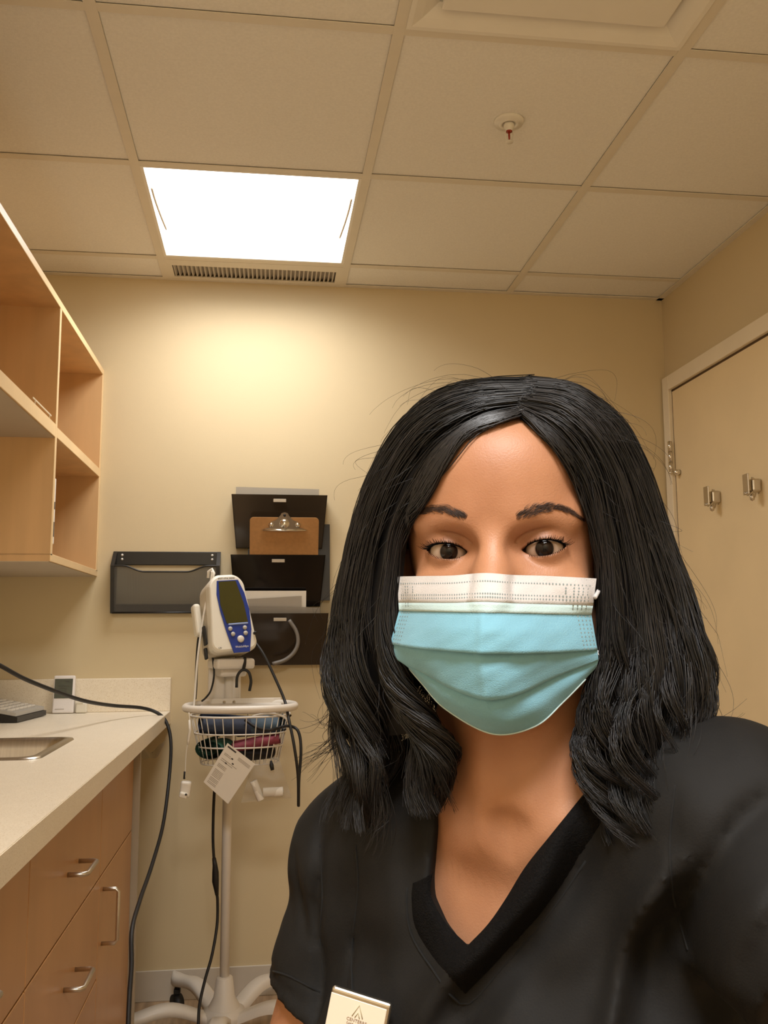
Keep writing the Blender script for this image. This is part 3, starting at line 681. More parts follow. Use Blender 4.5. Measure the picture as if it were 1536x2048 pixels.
def strip(u0, u1, v0, v1, m): m.add([cp_(u0, v0), cp_(u1, v0), cp_(u1, v1), cp_(u0, v1)], [(0, 1, 2, 3)])
for v0, u0, u1 in ((.20, .08, .30), (.23, .08, .34), (.33, .08, .62), (.37, .08, .5), (.46, .08, .86), (.49, .08, .80), (.52, .08, .72), (.60, .08, .90), (.63, .08, .90), (.66, .08, .84), (.69, .08, .9), (.72, .08, .9), (.75, .08, .7), (.80, .08, .9), (.83, .08, .9), (.86, .08, .76), (.90, .08, .9), (.93, .08, .6)):
    strip(u0, u1, v0, v0+.013, ln)
for v0 in (.10, .125, .15): strip(.5, .92, v0, v0+.012, ln)
part(ln, 'printed_lines', INKL, o)
ln = MB(); strip(.06, .36, .035, .07, ln)
for u, v in ((.33, .20), (.42, .28), (.24, .36), (.40, .52)): strip(u, u+.06, v, v+.03, ln)
part(ln, 'printed_heading', INK, o)
# things in the basket
CUFF = pmat('cuff_navy', srgb(44, 52, 70), .75, var=.2, vscale=40, bump=.3, bscale=300)
CUFFB = pmat('cuff_black', srgb(22, 20, 26), .75, var=.2, vscale=40, bump=.3, bscale=300)
GREEN = pmat('cuff_green', srgb(40, 84, 66), .75, var=.2, vscale=40, bump=.3, bscale=300)
MAROON = pmat('cuff_maroon', srgb(128, 52, 64), .75, var=.2, vscale=40, bump=.3, bscale=300)
def cuff(c, L, r0, yaw, tilt, mat, label, turns=2.2, name='blood_pressure_cuff'):
    o = thing(name, c, label, 'cuff', 'blood pressure cuffs in the basket')
    G = []
    R3 = Matrix.Rotation(yaw, 3, 'Z') @ Matrix.Rotation(tilt, 3, 'Y')
    for s in (-1, 1):
        pass
    prof_o, prof_i = [], []
    for t in np.linspace(0, turns*2*PI, 46):
        rr = r0*(.45+.55*t/(turns*2*PI)); prof_o.append((rr*math.cos(t)*1.25, rr*math.sin(t)*.8)); prof_i.append(((rr-.004)*math.cos(t)*1.25, (rr-.004)*math.sin(t)*.8))
    for x in np.linspace(-L/2, L/2, 6):
        bul = 1+.05*math.cos(x/L*PI)
        G.append([R3 @ Vector((x, p[0]*bul, p[1]*bul)) for p in prof_o+prof_i[::-1]+[prof_o[0]]])
    MB().grid(G).build('cuff_roll', mat, o)
    MB().tube([R3 @ Vector((L*.3, r0, 0)), R3 @ Vector((L*.5, r0*1.2, .012)), R3 @ Vector((L*.65, r0*.6, .02))], .0032, 7).build('hose_stub', RUBBER, o)
    return o
cuff((RX-.035, RY-.02, zt_b-.028), .15, .036, .25, .1, CUFF, 'navy blood pressure cuff lying on top in the basket')
cuff((RX+.055, RY-.01, zt_b-.032), .13, .036, -.35, -.1, pmat('cuff_slate', srgb(66, 84, 98), .7, var=.2, vscale=40), 'slate blue cuff resting at the right top of the basket')
cuff((RX-.065, RY-.018, zt_b-.088), .09, .036, 1.2, .0, GREEN, 'dark green cuff at the left side of the basket')
cuff((RX+.045, RY-.045, zt_b-.074), .13, .020, -.10, -.18, MAROON, 'maroon rolled cuff strip across the right of the basket')
cuff((RX+.03, RY+.0, zt_b-.104), .12, .032, .5, .0, CUFFB, 'black cuff at the bottom of the basket')
tag(MB().tube(catmull([Pm(505, 1433, 2.60), Pm(535, 1427, 2.58), Pm(565, 1432, 2.58), Pm(580, 1446, 2.58)], 20), .0035, 8).build('white_tubing', WHITE), 'white tubing arched over the cuffs in the basket', 'tubing')
tag(MB().tube([Pm(542, 1522, 2.56), Pm(543, 1530, 2.555), Pm(545, 1540, 2.555)], [.003, .006, .005], 10).build('cable_plug', RUBBER), 'small black plug poking out under the basket', 'plug')
# clear bag with label rolls under the basket
CLEAR = smoked('clear_bag', (.95, .94, .92), (.75, .70, .62), .16, .15)
o = thing('plastic_bag', Pm(540, 1600, 2.60), 'clear plastic bag hanging below the right of the basket', 'bag')
g = []
q0, q1, q2, q3 = [np.array(Pm(*p)) for p in ((505, 1522, 2.58), (558, 1515, 2.58), (583, 1596, 2.58), (482, 1606, 2.58))]
for v in np.linspace(0, 1, 14):
    row = []
    for u in np.linspace(0, 1, 14):
        p = q0*(1-u)*(1-v)+q1*u*(1-v)+q2*u*v+q3*(1-u)*v
        row.append(p+np.array([0, -.03*math.sin(PI*u)*math.sin(PI*min(1, v*.9+.05))+.005*math.sin(9*u+7*v)+.004*math.sin(17*v-5*u), 0]))
    g.append(row)
part(MB().grid(g), 'bag_front', CLEAR, o)
part(MB().grid([[p+np.array([0, .012+.01*math.sin(PI*j/13), 0]) for j, p in enumerate(row)] for row in g]), 'bag_back', CLEAR, o)
for (x0_, y0_, x1_, y1_, rr, lab) in ((526, 1585, 566, 1583, .0125, 'white label roll lying in the clear bag'), (507, 1562, 522, 1600, .010, 'slim paper roll leaning in the clear bag')):
    a_, b_ = np.array(Pm(x0_, y0_, 2.572)), np.array(Pm(x1_, y1_, 2.572))
    t_ = thing('paper_roll', a_, lab, 'paper roll')
    part(MB().tube([a_, a_+(b_-a_)*.02, a_+(b_-a_)*.98, b_], [rr*.96, rr, rr, rr*.96], 16), 'roll', PAPER, t_)
    part(MB().tube([b_, b_+(b_-a_)*.02], [rr*.5, rr*.48], 12), 'core', PAPERG, t_)
# black cable crossing the counter
W3 = atY
pts = [atZ(-70, 1290, ZT+.20)]
cpts = [(-60, 1300, 2.20), (0, 1331, 2.25), (50, 1358, 2.33), (115, 1384, 2.45), (170, 1402, 2.60), (225, 1411, 2.78), (285, 1416, 2.92), (318, 1428, 2.94), (335, 1450, 2.93), (342, 1490, 2.90), (338, 1560, 2.84), (326, 1650, 2.70), (304, 1730, 2.50), (280, 1800, 2.30), (264, 1860, 2.18), (263, 1930, 2.12), (259, 1990, 2.08), (256, 2060, 2.05), (250, 2200, 2.02), (246, 2420, 2.00)]
tag(MB().tube(catmull([atY(*c_) for c_ in cpts], 150), .0052, 8).build('black_cable', RUBBER), 'long black cable draped over the counter corner and down to the floor', 'cable')
# clear plastic hook strap under the counter end
g = []
for t in np.linspace(0, 1, 16):
    c_ = np.array(atY(284+46*t, 1500-12*t+16*math.sin(PI*t*1.1), 2.95)); g.append([c_+np.array([.0, .03*s, .010*s+.006*math.sin(9*t+2*s)]) for s in np.linspace(-1, 1, 7)])
o = MB().grid(g).build('clear_wrap', smoked('clear_wrap', (.9, .9, .88), (.7, .66, .58), .35, .1)); tag(o, 'crumpled clear plastic wrap hooked beneath the counter corner', 'plastic wrap')

# ================================================================== THE PERSON
# local frame: x to the picture's right, y away from the camera, z up, origin between the eyes
DEP = 0.585
_d = ray(987, 1097); ORG = CAM+_d*DEP
PAZ = -0.367
EX = np.array([math.cos(PAZ), math.sin(PAZ), 0.0]); EY = np.array([-math.sin(PAZ), math.cos(PAZ), 0.0]); EZ = np.array([0, 0, 1.0])
PM = Matrix.Translation(Vector(ORG)) @ Matrix.Rotation(PAZ, 4, 'Z')
def w2l(p): q = np.asarray(p)-ORG; return np.array([q@EX, q@EY, q@EZ])
def loc(px, py, y):
    d = ray(px, py); o = w2l(CAM); dl = np.array([d@EX, d@EY, d@EZ]); return o+dl*((y-o[1])/dl[1])
CAML = w2l(CAM)

SKIN = None
def skin_mat():
    m, nt, b = _new('skin'); N, L = nt.nodes, nt.links
    tc = N.new('ShaderNodeTexCoord')
    n = N.new('ShaderNodeTexNoise'); n.inputs['Scale'].default_value = 26; n.inputs['Detail'].default_value = 5
    L.new(tc.outputs['Object'], n.inputs['Vector'])
    r = N.new('ShaderNodeValToRGB'); e = r.color_ramp.elements; e[0].position = .3; e[1].position = .72
    e[0].color = (*srgb(160, 111, 81), 1); e[1].color = (*srgb(174, 125, 93), 1)
    L.new(n.outputs['Fac'], r.inputs['Fac'])
    at = N.new('ShaderNodeAttribute'); at.attribute_name = 'makeup_shade'
    mx = N.new('ShaderNodeMix'); mx.data_type = 'RGBA'; mx.inputs[7].default_value = (*srgb(104, 60, 40), 1)
    L.new(at.outputs['Fac'], mx.inputs[0]); L.new(r.outputs['Color'], mx.inputs[6]); L.new(mx.outputs[2], b.inputs['Base Color'])
    b.inputs['Roughness'].default_value = .48; b.inputs['Specular IOR Level'].default_value = .4
    b.inputs['Subsurface Weight'].default_value = .12; b.inputs['Subsurface Radius'].default_value = (1.0, .45, .25); b.inputs['Subsurface Scale'].default_value = .004
    n2 = N.new('ShaderNodeTexNoise'); n2.inputs['Scale'].default_value = 900; n2.inputs['Detail'].default_value = 3
    L.new(tc.outputs['Object'], n2.inputs['Vector'])
    bp = N.new('ShaderNodeBump'); bp.inputs['Strength'].default_value = .25; bp.inputs['Distance'].default_value = .0008
    L.new(n2.outputs['Fac'], bp.inputs['Height']); L.new(bp.outputs['Normal'], b.inputs['Normal'])
    return m
SKIN = skin_mat()

# ---------------------------------------------------------------- signed distance modelling
class Field:
    def __init__(self, xs, ys, zs):
        self.xs, self.ys, self.zs = [np.asarray(a, np.float32) for a in (xs, ys, zs)]
        self.X = self.xs[:, None, None]; self.Y = self.ys[None, :, None]; self.Z = self.zs[None, None, :]
        self.f = None
    def ell(self, c, r, yaw=0.0):
        x, y, z = self.X-c[0], self.Y-c[1], self.Z-c[2]
        if yaw: cs, sn = math.cos(yaw), math.sin(yaw); x, y = x*cs+y*sn, -x*sn+y*cs
        k0 = np.sqrt((x/r[0])**2+(y/r[1])**2+(z/r[2])**2)+1e-6
        k1 = np.sqrt((x/r[0]**2)**2+(y/r[1]**2)**2+(z/r[2]**2)**2)+1e-6
        return (k0*(k0-1)/k1).astype(np.float32)
    def cone(self, a, b, ra, rb):
        a = np.asarray(a, float); b = np.asarray(b, float); ba = b-a; L2 = float(ba@ba)
        x, y, z = self.X-a[0], self.Y-a[1], self.Z-a[2]
        t = np.clip((x*ba[0]+y*ba[1]+z*ba[2])/L2, 0, 1)
        return (np.sqrt((x-t*ba[0])**2+(y-t*ba[1])**2+(z-t*ba[2])**2)-(ra+(rb-ra)*t)).astype(np.float32)
    def plane(self, p, n):
        n = np.asarray(n, float)/np.linalg.norm(n); return ((self.X-p[0])*n[0]+(self.Y-p[1])*n[1]+(self.Z-p[2])*n[2]).astype(np.float32)
    def add(self, d, k=.01):
        self.f = d if self.f is None else smin(self.f, d, k)
    def sub(self, d, k=.01): self.f = -smin(-self.f, d, k)
def smin(a, b, k):
    h = np.clip(.5+.5*(b-a)/k, 0, 1); return (b*(1-h)+a*h-k*h*(1-h)).astype(np.float32)
def nets(F):
    """surface nets on a (possibly uneven) grid -> verts, quads"""
    f, ax = F.f, (F.xs, F.ys, F.zs); s = f < 0; n = np.array(f.shape)
    c = [s[i:n[0]-1+i, j:n[1]-1+j, k:n[2]-1+k] for i in (0, 1) for j in (0, 1) for k in (0, 1)]
    allc = np.logical_and.reduce(c); anyc = np.logical_or.reduce(c); act = anyc & ~allc
    idx = np.argwhere(act); nv = len(idx); vid = np.full(act.shape, -1, np.int32); vid[act] = np.arange(nv)
    acc = np.zeros((nv, 3)); cnt = np.zeros(nv)
    corners = [(i, j, k) for i in (0, 1) for j in (0, 1) for k in (0, 1)]
    val = {o: f[idx[:, 0]+o[0], idx[:, 1]+o[1], idx[:, 2]+o[2]] for o in corners}
    pos = {o: np.stack([ax[d][idx[:, d]+o[d]] for d in range(3)], 1) for o in corners}
    for o in corners:
        for d in range(3):
            if o[d]: continue
            q = list(o); q[d] = 1; q = tuple(q); a, b = val[o], val[q]; m = (a < 0) != (b < 0)
            t = np.where(m, a/(a-b+1e-20), 0)[:, None]; acc += np.where(m[:, None], pos[o]+(pos[q]-pos[o])*t, 0); cnt += m
    V = acc/cnt[:, None]; Q = []
    for d in range(3):
        e, g = [(1, 2), (2, 0), (0, 1)][d]
        sl0 = [slice(None)]*3; sl1 = [slice(None)]*3
        sl0[d] = slice(0, n[d]-1); sl1[d] = slice(1, n[d])
        for h in (e, g): sl0[h] = slice(1, n[h]-1); sl1[h] = slice(1, n[h]-1)
        a, b = s[tuple(sl0)], s[tuple(sl1)]; ch = np.argwhere(a != b)
        if not len(ch): continue
        fl = a[tuple(ch.T)]
        base = ch.copy(); base[:, e] += 1; base[:, g] += 1
        def cell(de, dg): q = base.copy(); q[:, e] += de; q[:, g] += dg; return vid[tuple(q.T)]
        q = np.stack([cell(-1, -1), cell(0, -1), cell(0, 0), cell(-1, 0)], 1)
        q[~fl] = q[~fl][:, ::-1]; Q.append(q)
    return V, np.concatenate(Q)
def np_mesh(name, V, Q):
    me = bpy.data.meshes.new(name); nq = Q.shape[1]
    me.vertices.add(len(V)); me.vertices.foreach_set('co', np.asarray(V, np.float32).ravel())
    me.loops.add(Q.size); me.loops.foreach_set('vertex_index', Q.astype(np.int32).ravel())
    me.polygons.add(len(Q)); me.polygons.foreach_set('loop_start', np.arange(0, Q.size, nq, dtype=np.int32))
    me.polygons.foreach_set('use_smooth', np.ones(len(Q), bool)); me.update(calc_edges=True); me.validate()
    return me
def relax(V, Q, it=1, lam=.4, mask=None):
    V = V.copy(); e = np.concatenate([Q[:, [i, (i+1) % 4]] for i in range(4)]); n = len(V)
    for _ in range(it):
        acc = np.zeros_like(V); cnt = np.bincount(e[:, 0], minlength=n)+np.bincount(e[:, 1], minlength=n)
        for d in range(3): acc[:, d] = np.bincount(e[:, 0], V[e[:, 1], d], n)+np.bincount(e[:, 1], V[e[:, 0], d], n)
        dv = lam*(acc/np.maximum(cnt, 1)[:, None]-V)
        if mask is not None: dv *= mask(V)[:, None]
        V += dv
    return V
class HMap:
    """front surface y(x,z) read from a field"""
    def __init__(self, F):
        s = F.f < 0; any_ = s.any(1); i = np.clip(s.argmax(1), 1, None)
        ii, kk = np.meshgrid(range(len(F.xs)), range(len(F.zs)), indexing='ij')
        a = F.f[ii, i-1, kk]; b = F.f[ii, i, kk]; t = np.clip(a/(a-b+1e-20), 0, 1)
        self.h = np.where(any_, F.ys[i-1]+(F.ys[i]-F.ys[i-1])*t, .3); self.xs, self.zs = F.xs, F.zs
    def __call__(self, x, z):
        i = np.clip(np.searchsorted(self.xs, x)-1, 0, len(self.xs)-2); k = np.clip(np.searchsorted(self.zs, z)-1, 0, len(self.zs)-2)
        u = (x-self.xs[i])/(self.xs[i+1]-self.xs[i]); v = (z-self.zs[k])/(self.zs[k+1]-self.zs[k]); h = self.h
        return (h[i, k]*(1-u)+h[i+1, k]*u)*(1-v)+(h[i, k+1]*(1-u)+h[i+1, k+1]*u)*v
    def hit(self, px, py, y0=0.0):
        y = y0
        for _ in range(8): p = loc(px, py, y); y = float(self(p[0], p[2]))
        return loc(px, py, y)
def axis(*segs):
    out = []
    for a, b, st in segs: out.append(np.arange(a, b-1e-6, st))
    return np.concatenate(out+[[segs[-1][1]]])

# ---------------------------------------------------------------- landmarks
RSH = np.array([-.122, .165, -.236]); REL = np.array([-.205, .150, -.49]); RWR = np.array([-.10, -.06, -.585])
LSH = loc(1440, 1660, .050); LEL = w2l(cam2w((.290, -.290, .400))); LWR = w2l(cam2w((.175, -.125, .205)))
CHY = math.atan2(LSH[1]-RSH[1], LSH[0]-RSH[0])
CHEST = np.array([.012, .128, -.365])
def ch(u, v, z): return np.array([CHEST[0]+u*math.cos(CHY)-v*math.sin(CHY), CHEST[1]+u*math.sin(CHY)+v*math.cos(CHY), z])
EYE_X, EYE_Y, EYE_R = .0312, .0140, .0123
EYES = [(-EYE_X, EYE_Y, -.0002), (EYE_X, EYE_Y, 0.0002)]
EHW = .0140

def torso(F, g=0.0):
    """ribcage, belly, hips, shoulders; g inflates"""
    F.add(F.ell(CHEST, (.146+g, .098+g, .205+g), CHY))
    F.add(F.ell((CHEST[0]-.005, .155, -.55), (.132+g, .098+g, .18+g), CHY*.7), .05)
    F.add(F.ell((.0, .175, -.69), (.172+g, .13+g, .11+g), CHY*.4), .06)
    F.add(F.cone(RSH, LSH, .043+g, .043+g), .05)
    for u in (-.068, .068): F.add(F.ell(ch(u, -.066, -.365), (.062+g, .056+g, .06+g)), .03)
def neck_traps(F):
    F.add(F.cone((.004, .080, -.06), (.006, .094, -.175), .0495, .054), .02)
    for S in (RSH, LSH): F.add(F.cone((.004+.03*np.sign(S[0]), .112, -.135), S+np.array([0, .0, .006]), .034, .034), .04)

# ---------------------------------------------------------------- body
bx = axis((-.30, -.10, .006), (-.10, -.062, .003), (-.062, .062, .00095), (.062, .10, .003), (.10, .46, .006))
by = axis((-.50, -.055, .009), (-.055, .035, .00135), (.035, .08, .003), (.08, .32, .007))
bz = axis((-.80, -.34, .008), (-.34, -.12, .004), (-.12, -.026, .0022), (-.026, .030, .0009), (.030, .055, .0014), (.055, .125, .003))
F = Field(bx, by, bz)
F.add(F.ell((0, .079, .030), (.0725, .0915, .082)))                       # cranium
F.add(F.ell((0, .064, -.034), (.060, .070, .074)), .02)                    # lower face
F.add(F.ell((0, .014, -.094), (.024, .022, .018)), .022)                   # chin
for s in (-1, 1):
    F.add(F.cone((s*.050, .065, -.064), (s*.018, .020, -.094), .014, .013), .02)   # jaw
    F.add(F.ell((s*.037, .020, -.032), (.022, .014, .016)), .02)                 # cheekbone
    F.add(F.cone((s*.014, .0005, .0205), (s*.046, .015, .0215), .0085, .0075), .012)      # brow
    F.add(F.ell((s*.073, .085, -.018), (.007, .017, .030), s*.3), .006)              # ear
F.add(F.ell((0, .012, .055), (.040, .022, .026)), .03)                    # forehead
F.add(F.cone((0, .0060, .010), (0, -.0240, -.038), .0088, .0135), .014)        # nose
for s in (-1, 1): F.add(F.ell((s*.012, -.018, -.042), (.008, .010, .007)), .006)
F.add(F.ell((0, -.006, -.072), (.021, .012, .009)), .010)                  # lips
for (ex, ey, ez) in EYES:
    s = np.sign(ex)
    F.sub(F.ell((ex-s*.001, -.0065, ez-.0005), (.0200, .0135, .0115)), .010)      # socket
    lid = F.ell((ex, ey, ez), (EYE_R+.0016,)*3)
    F.add(lid, .0035)
    # crease above the upper lid
    cr = np.sqrt(np.clip((np.sqrt(((F.X-ex)/1.28)**2+(F.Z-ez+.0035)**2)-.0148)**2+(F.Y-(ey-.0125))**2, 0, None))-.0009
    cr = np.where(F.Z > ez+.003, cr, .05).astype(np.float32)
    F.sub(cr, .0022)
    # opening
    u = (F.X-ex)/EHW; tilt = s*u*.0012
    uu = np.clip(1-np.abs(u)**2.1, 0, 1)
    up = .0045*uu**.85+tilt; lo = -.0054*uu**.9+tilt
    zz = F.Z-ez
    op = np.maximum(np.maximum(zz-up, lo-zz), (np.abs(u)-1)*EHW)
    op = np.maximum(op, F.Y-(ey+.002)).astype(np.float32)
    F.sub(op, .0009)
neck_traps(F); 
F.add(F.cone((-.006, .044, -.165), (-.024, .062, -.085), .010, .012), .02)     # neck muscles
F.add(F.cone((.012, .044, -.168), (.040, .066, -.085), .010, .012), .02)
torso(F)
F.sub(F.ell((.0, .026, -.180), (.010, .012, .010)), .02)                     # hollow above the breastbone
for S in (-1, 1):
    e_ = RSH if S < 0 else LSH
    F.add(F.cone((S*.014+.002, .050, -.188), (e_[0]*.75, e_[1]-.045+.02, e_[2]+.018), .0075, .008), .014)   # collarbone
F.add(F.cone(RSH, REL, .045, .036), .03); F.add(F.cone(REL, RWR, .037, .026), .015)
F.add(F.cone(LSH, LEL, .045, .037), .03); F.add(F.cone(LEL, LWR, .037, .026), .015)
HB = HMap(F)
V, Q = nets(F)
inface = lambda v: ((np.abs(v[:, 0]) < .07) & (v[:, 2] > -.03) & (v[:, 2] < .035)).astype(float)*.6
V = relax(V, Q, 3, .45, lambda v: 1-inface(v)*1.5*(inface(v) > 0))
V = relax(V, Q, 1, .3)
# hands, each with palm, four fingers and a thumb
def hand(wr, direc, palm_n, side, curl):
    d = direc/np.linalg.norm(direc); n = palm_n-d*(palm_n@d); n /= np.linalg.norm(n); t = np.cross(n, d)*side
    lo_, hi_ = wr-.115*np.ones(3)+d*.085, wr+.115*np.ones(3)+d*.085
    H = Field(*[np.arange(lo_[i], hi_[i], .0028) for i in range(3)])
    for k, (off, ln, rad) in enumerate(((-.027, .066, .0078), (-.009, .076, .0084), (.010, .072, .0083), (.028, .058, .0074))):
        kn = wr+d*.088+t*off-n*0
        H.add(H.cone(wr+d*.015+t*off*.55, kn, .014, .0105), .012)
        a = kn; dirn = d
        for j, fr in enumerate((.46, .30, .24)):
            ang = curl*(.5+.5*j); dd = d*math.cos(ang)+n*math.sin(ang); b = a+dd*ln*fr
            H.add(H.cone(a, b, rad*(1-.08*j), rad*(.95-.1*j)), .003); a = b
    tb = wr+d*.028-t*.022; m1 = tb+d*.034-t*.022+n*.016; m2 = m1+d*.026-t*.004+n*.018
    H.add(H.cone(tb, m1, .0135, .0105), .008); H.add(H.cone(m1, m2, .0095, .0075), .003)
    H.add(H.cone(wr-d*.02, wr+d*.02, .025, .020), .012)
    v, q = nets(H); return relax(v, q, 2, .4), q
parts_v, parts_q, n0 = [V], [Q], len(V)
for (wr, el, pn_, side, curl) in ((LWR, LEL, np.array([-.5, .6, .2]), 1, .75), (RWR, REL, np.array([0, 0, -1.0]), -1, .35)):
    v, q = hand(wr, (wr-el) if wr is LWR else np.array([.75, -.62, -.1]), pn_, side, curl); parts_v.append(v); parts_q.append(q+n0); n0 += len(v)
V, Q = np.vstack(parts_v), np.vstack(parts_q)
me = np_mesh('person', V, Q)
mk = np.zeros(len(V), np.float32)
for (ex, ey, ez) in EYES:
    s = np.sign(ex)
    dx = (V[:, 0]-ex)/.021; dz = (V[:, 2]-ez-.004)/.0105
    mk = np.maximum(mk, 0.5*np.exp(-(dx**2+dz**2)**1.5)*(V[:, 1] < .03))
    u = (V[:, 0]-ex)/EHW; uu = np.clip(1-np.abs(u)**2.1, 0, 1); edge = .0045*uu**.85+s*u*.0012
    mk = np.maximum(mk, .75*np.exp(-((V[:, 2]-ez-edge)/.0011)**2)*(np.abs(u) < 1.05)*(V[:, 1] < .03))
    mk = np.maximum(mk, .35*np.exp(-((V[:, 2]-ez+.0054*uu**.9-s*u*.0012)/.0011)**2)*(np.abs(u) < 1.05)*(V[:, 1] < .03))
    mk = np.maximum(mk, .16*np.exp(-(dx**2+((V[:, 2]-ez+.010)/.006)**2))*(V[:, 1] < .03))  # soft shading under the eye, painted into the skin colour beside the makeup
at_ = me.attributes.new('makeup_shade', 'FLOAT', 'POINT'); at_.data.foreach_set('value', mk)
person = finish('person', me, SKIN); person.matrix_world = PM
tag(person, 'person with long dark hair in black scrubs and a face mask, taking a selfie', 'person')
def pchild(name, me, mat, parent=None, label=None):
    o = finish(name, me, mat, parent or person)
    if label: o['label'] = label
    return o
def pbuild(mb, name, mat, parent=None): return mb.build(name, mat, parent or person)

# ---------------------------------------------------------------- eyes
def eye_mat():
    m, nt, b = _new('eyeball'); N, L = nt.nodes, nt.links
    tc = N.new('ShaderNodeTexCoord'); sx_ = N.new('ShaderNodeSeparateXYZ'); L.new(tc.outputs['Object'], sx_.inputs[0])
    cb_ = N.new('ShaderNodeCombineXYZ'); L.new(sx_.outputs[0], cb_.inputs[0]); L.new(sx_.outputs[2], cb_.inputs[2])
    ln_ = N.new('ShaderNodeVectorMath'); ln_.operation = 'LENGTH'; L.new(cb_.outputs[0], ln_.inputs[0])
    mul = N.new('ShaderNodeMath'); mul.operation = 'MULTIPLY'; mul.inputs[1].default_value = 100; L.new(ln_.outputs['Value'], mul.inputs[0])
    r = N.new('ShaderNodeValToRGB'); r.color_ramp.elements[0].position = 0; r.color_ramp.elements[0].color = (.004, .003, .003, 1)
    r.color_ramp.elements[1].position = 1; r.color_ramp.elements[1].color = (*srgb(160, 138, 120), 1)
    for p, c_ in ((.20, (.004, .003, .003)), (.24, srgb(24, 13, 8)), (.46, srgb(22, 12, 8)), (.55, srgb(14, 10, 8)), (.63, srgb(138, 114, 96)), (.8, srgb(158, 136, 118))):
        e = r.color_ramp.elements.new(p); e.color = (*c_, 1)
    L.new(mul.outputs[0], r.inputs['Fac'])
    L.new(r.outputs['Color'], b.inputs['Base Color']); b.inputs['Roughness'].default_value = .06; b.inputs['Specular IOR Level'].default_value = .22
    return m
EYEM = eye_mat()
for (ex, ey, ez), nm in zip(EYES, ('picture-left eye', 'picture-right eye')):
    prof = []
    for a in np.linspace(0, PI, 30):
        rr = EYE_R*math.sin(a); yy = EYE_R*math.cos(a)
        yy += .0007*math.exp(-(rr/.0048)**2) if a < PI/2 else 0
        prof.append((rr, yy))
    ob = MB().lathe(prof, (0, 0, 0), 40, axis='y').build('eye', EYEM, person)
    ob.location = (ex, ey, ez)
    gz = CAML-np.array([ex, ey, ez]); az = math.atan2(gz[0], -gz[1]); el = math.atan2(gz[2], math.hypot(gz[0], gz[1]))
    ob.rotation_euler = (-el, 0, az)

HAIRM = pmat('dark_hair', (.0078, .0067, .0066), .40, var=.35, vscale=30, spec=.42)
def tint_hair(m):
    nt = m.node_tree; b = nt.nodes['Principled BSDF']; src = b.inputs['Base Color'].links[0].from_socket
    a = nt.nodes.new('ShaderNodeAttribute'); a.attribute_name = 'strand_tint'
    v = nt.nodes.new('ShaderNodeVectorMath'); v.operation = 'SCALE'; nt.links.new(src, v.inputs[0]); nt.links.new(a.outputs['Fac'], v.inputs['Scale']); nt.links.new(v.outputs[0], b.inputs['Base Color'])
HAIRU = pmat('dark_hair_under', (.006, .005, .0045), .6, var=.3, vscale=30, spec=.2)
tint_hair(HAIRM)
BROWM = pmat('brow_hair', srgb(58, 40, 32), .6, var=.2, vscale=60)
LASHM = pmat('lash', (.003, .0025, .002), .9, var=.1, vscale=60, spec=0.05)
def strands(P, R, sides=3):
    """P (N,T,3) paths, R (N,T) radii -> tubes as arrays"""
    N_, T_, _ = P.shape
    T = np.gradient(P, axis=1); T /= np.linalg.norm(T, axis=2, keepdims=True)+1e-12
    ref = np.array([.35, .9, .25]); n = np.cross(T, ref); n /= np.linalg.norm(n, axis=2, keepdims=True)+1e-9; b = np.cross(T, n)
    a = np.arange(sides)*2*PI/sides
    Vv = P[:, :, None, :]+R[:, :, None, None]*(np.cos(a)[None, None, :, None]*n[:, :, None, :]+np.sin(a)[None, None, :, None]*b[:, :, None, :])
    i = np.arange(N_)[:, None, None]; t = np.arange(T_-1)[None, :, None]; k = np.arange(sides)[None, None, :]; k2 = (k+1) % sides
    id_ = lambda tt, kk: (i*T_+tt)*sides+kk
    Qd = np.stack([id_(t, k), id_(t, k2), id_(t+1, k2), id_(t+1, k)], -1).reshape(-1, 4)
    return Vv.reshape(-1, 3), Qd
# eyebrows
for side, ctr in (('L', [(933, 1036, 6), (915, 1028, 10.5), (890, 1020, 10), (862, 1019, 8), (838, 1025, 5), (818, 1034, 2)]), ('R', [(1032, 1035, 6), (1052, 1027, 11.5), (1078, 1018, 11), (1105, 1014, 8.5), (1135, 1020, 5), (1166, 1038, 1.5)])):
    cc = catmull(ctr, 60); Pp = []
    for _ in range(440):
        q = rng.random()**.9*58; i = int(q); c0 = cc[i]; tn = cc[min(i+1, 59)]-cc[i]; tn /= np.linalg.norm(tn[:2])+1e-9
        off = rng.normal()*.45; off = np.clip(off, -1, 1)*c0[2]
        x, y = c0[0]-tn[1]*off*1, c0[1]+tn[0]*off
        dr = np.array([tn[0]*.9, tn[1]*.9-.55*(1-q/58)-.1*off/c0[2]*-1]); ln_ = rng.uniform(10, 17)
        pth = []
        for s_ in (0, .5, 1):
            p = HB.hit(x+dr[0]*ln_*s_, y+dr[1]*ln_*s_+3*s_*s_); p[1] -= .0002+.0007*math.sin(PI*s_*.6); pth.append(p)
        Pp.append(pth)
    Pp = np.array(Pp); v, q = strands(Pp, np.tile(np.array([.00013, .00012, .00003]), (len(Pp), 1)))
    pchild('eyebrow', np_mesh('eyebrow', v, q), BROWM)
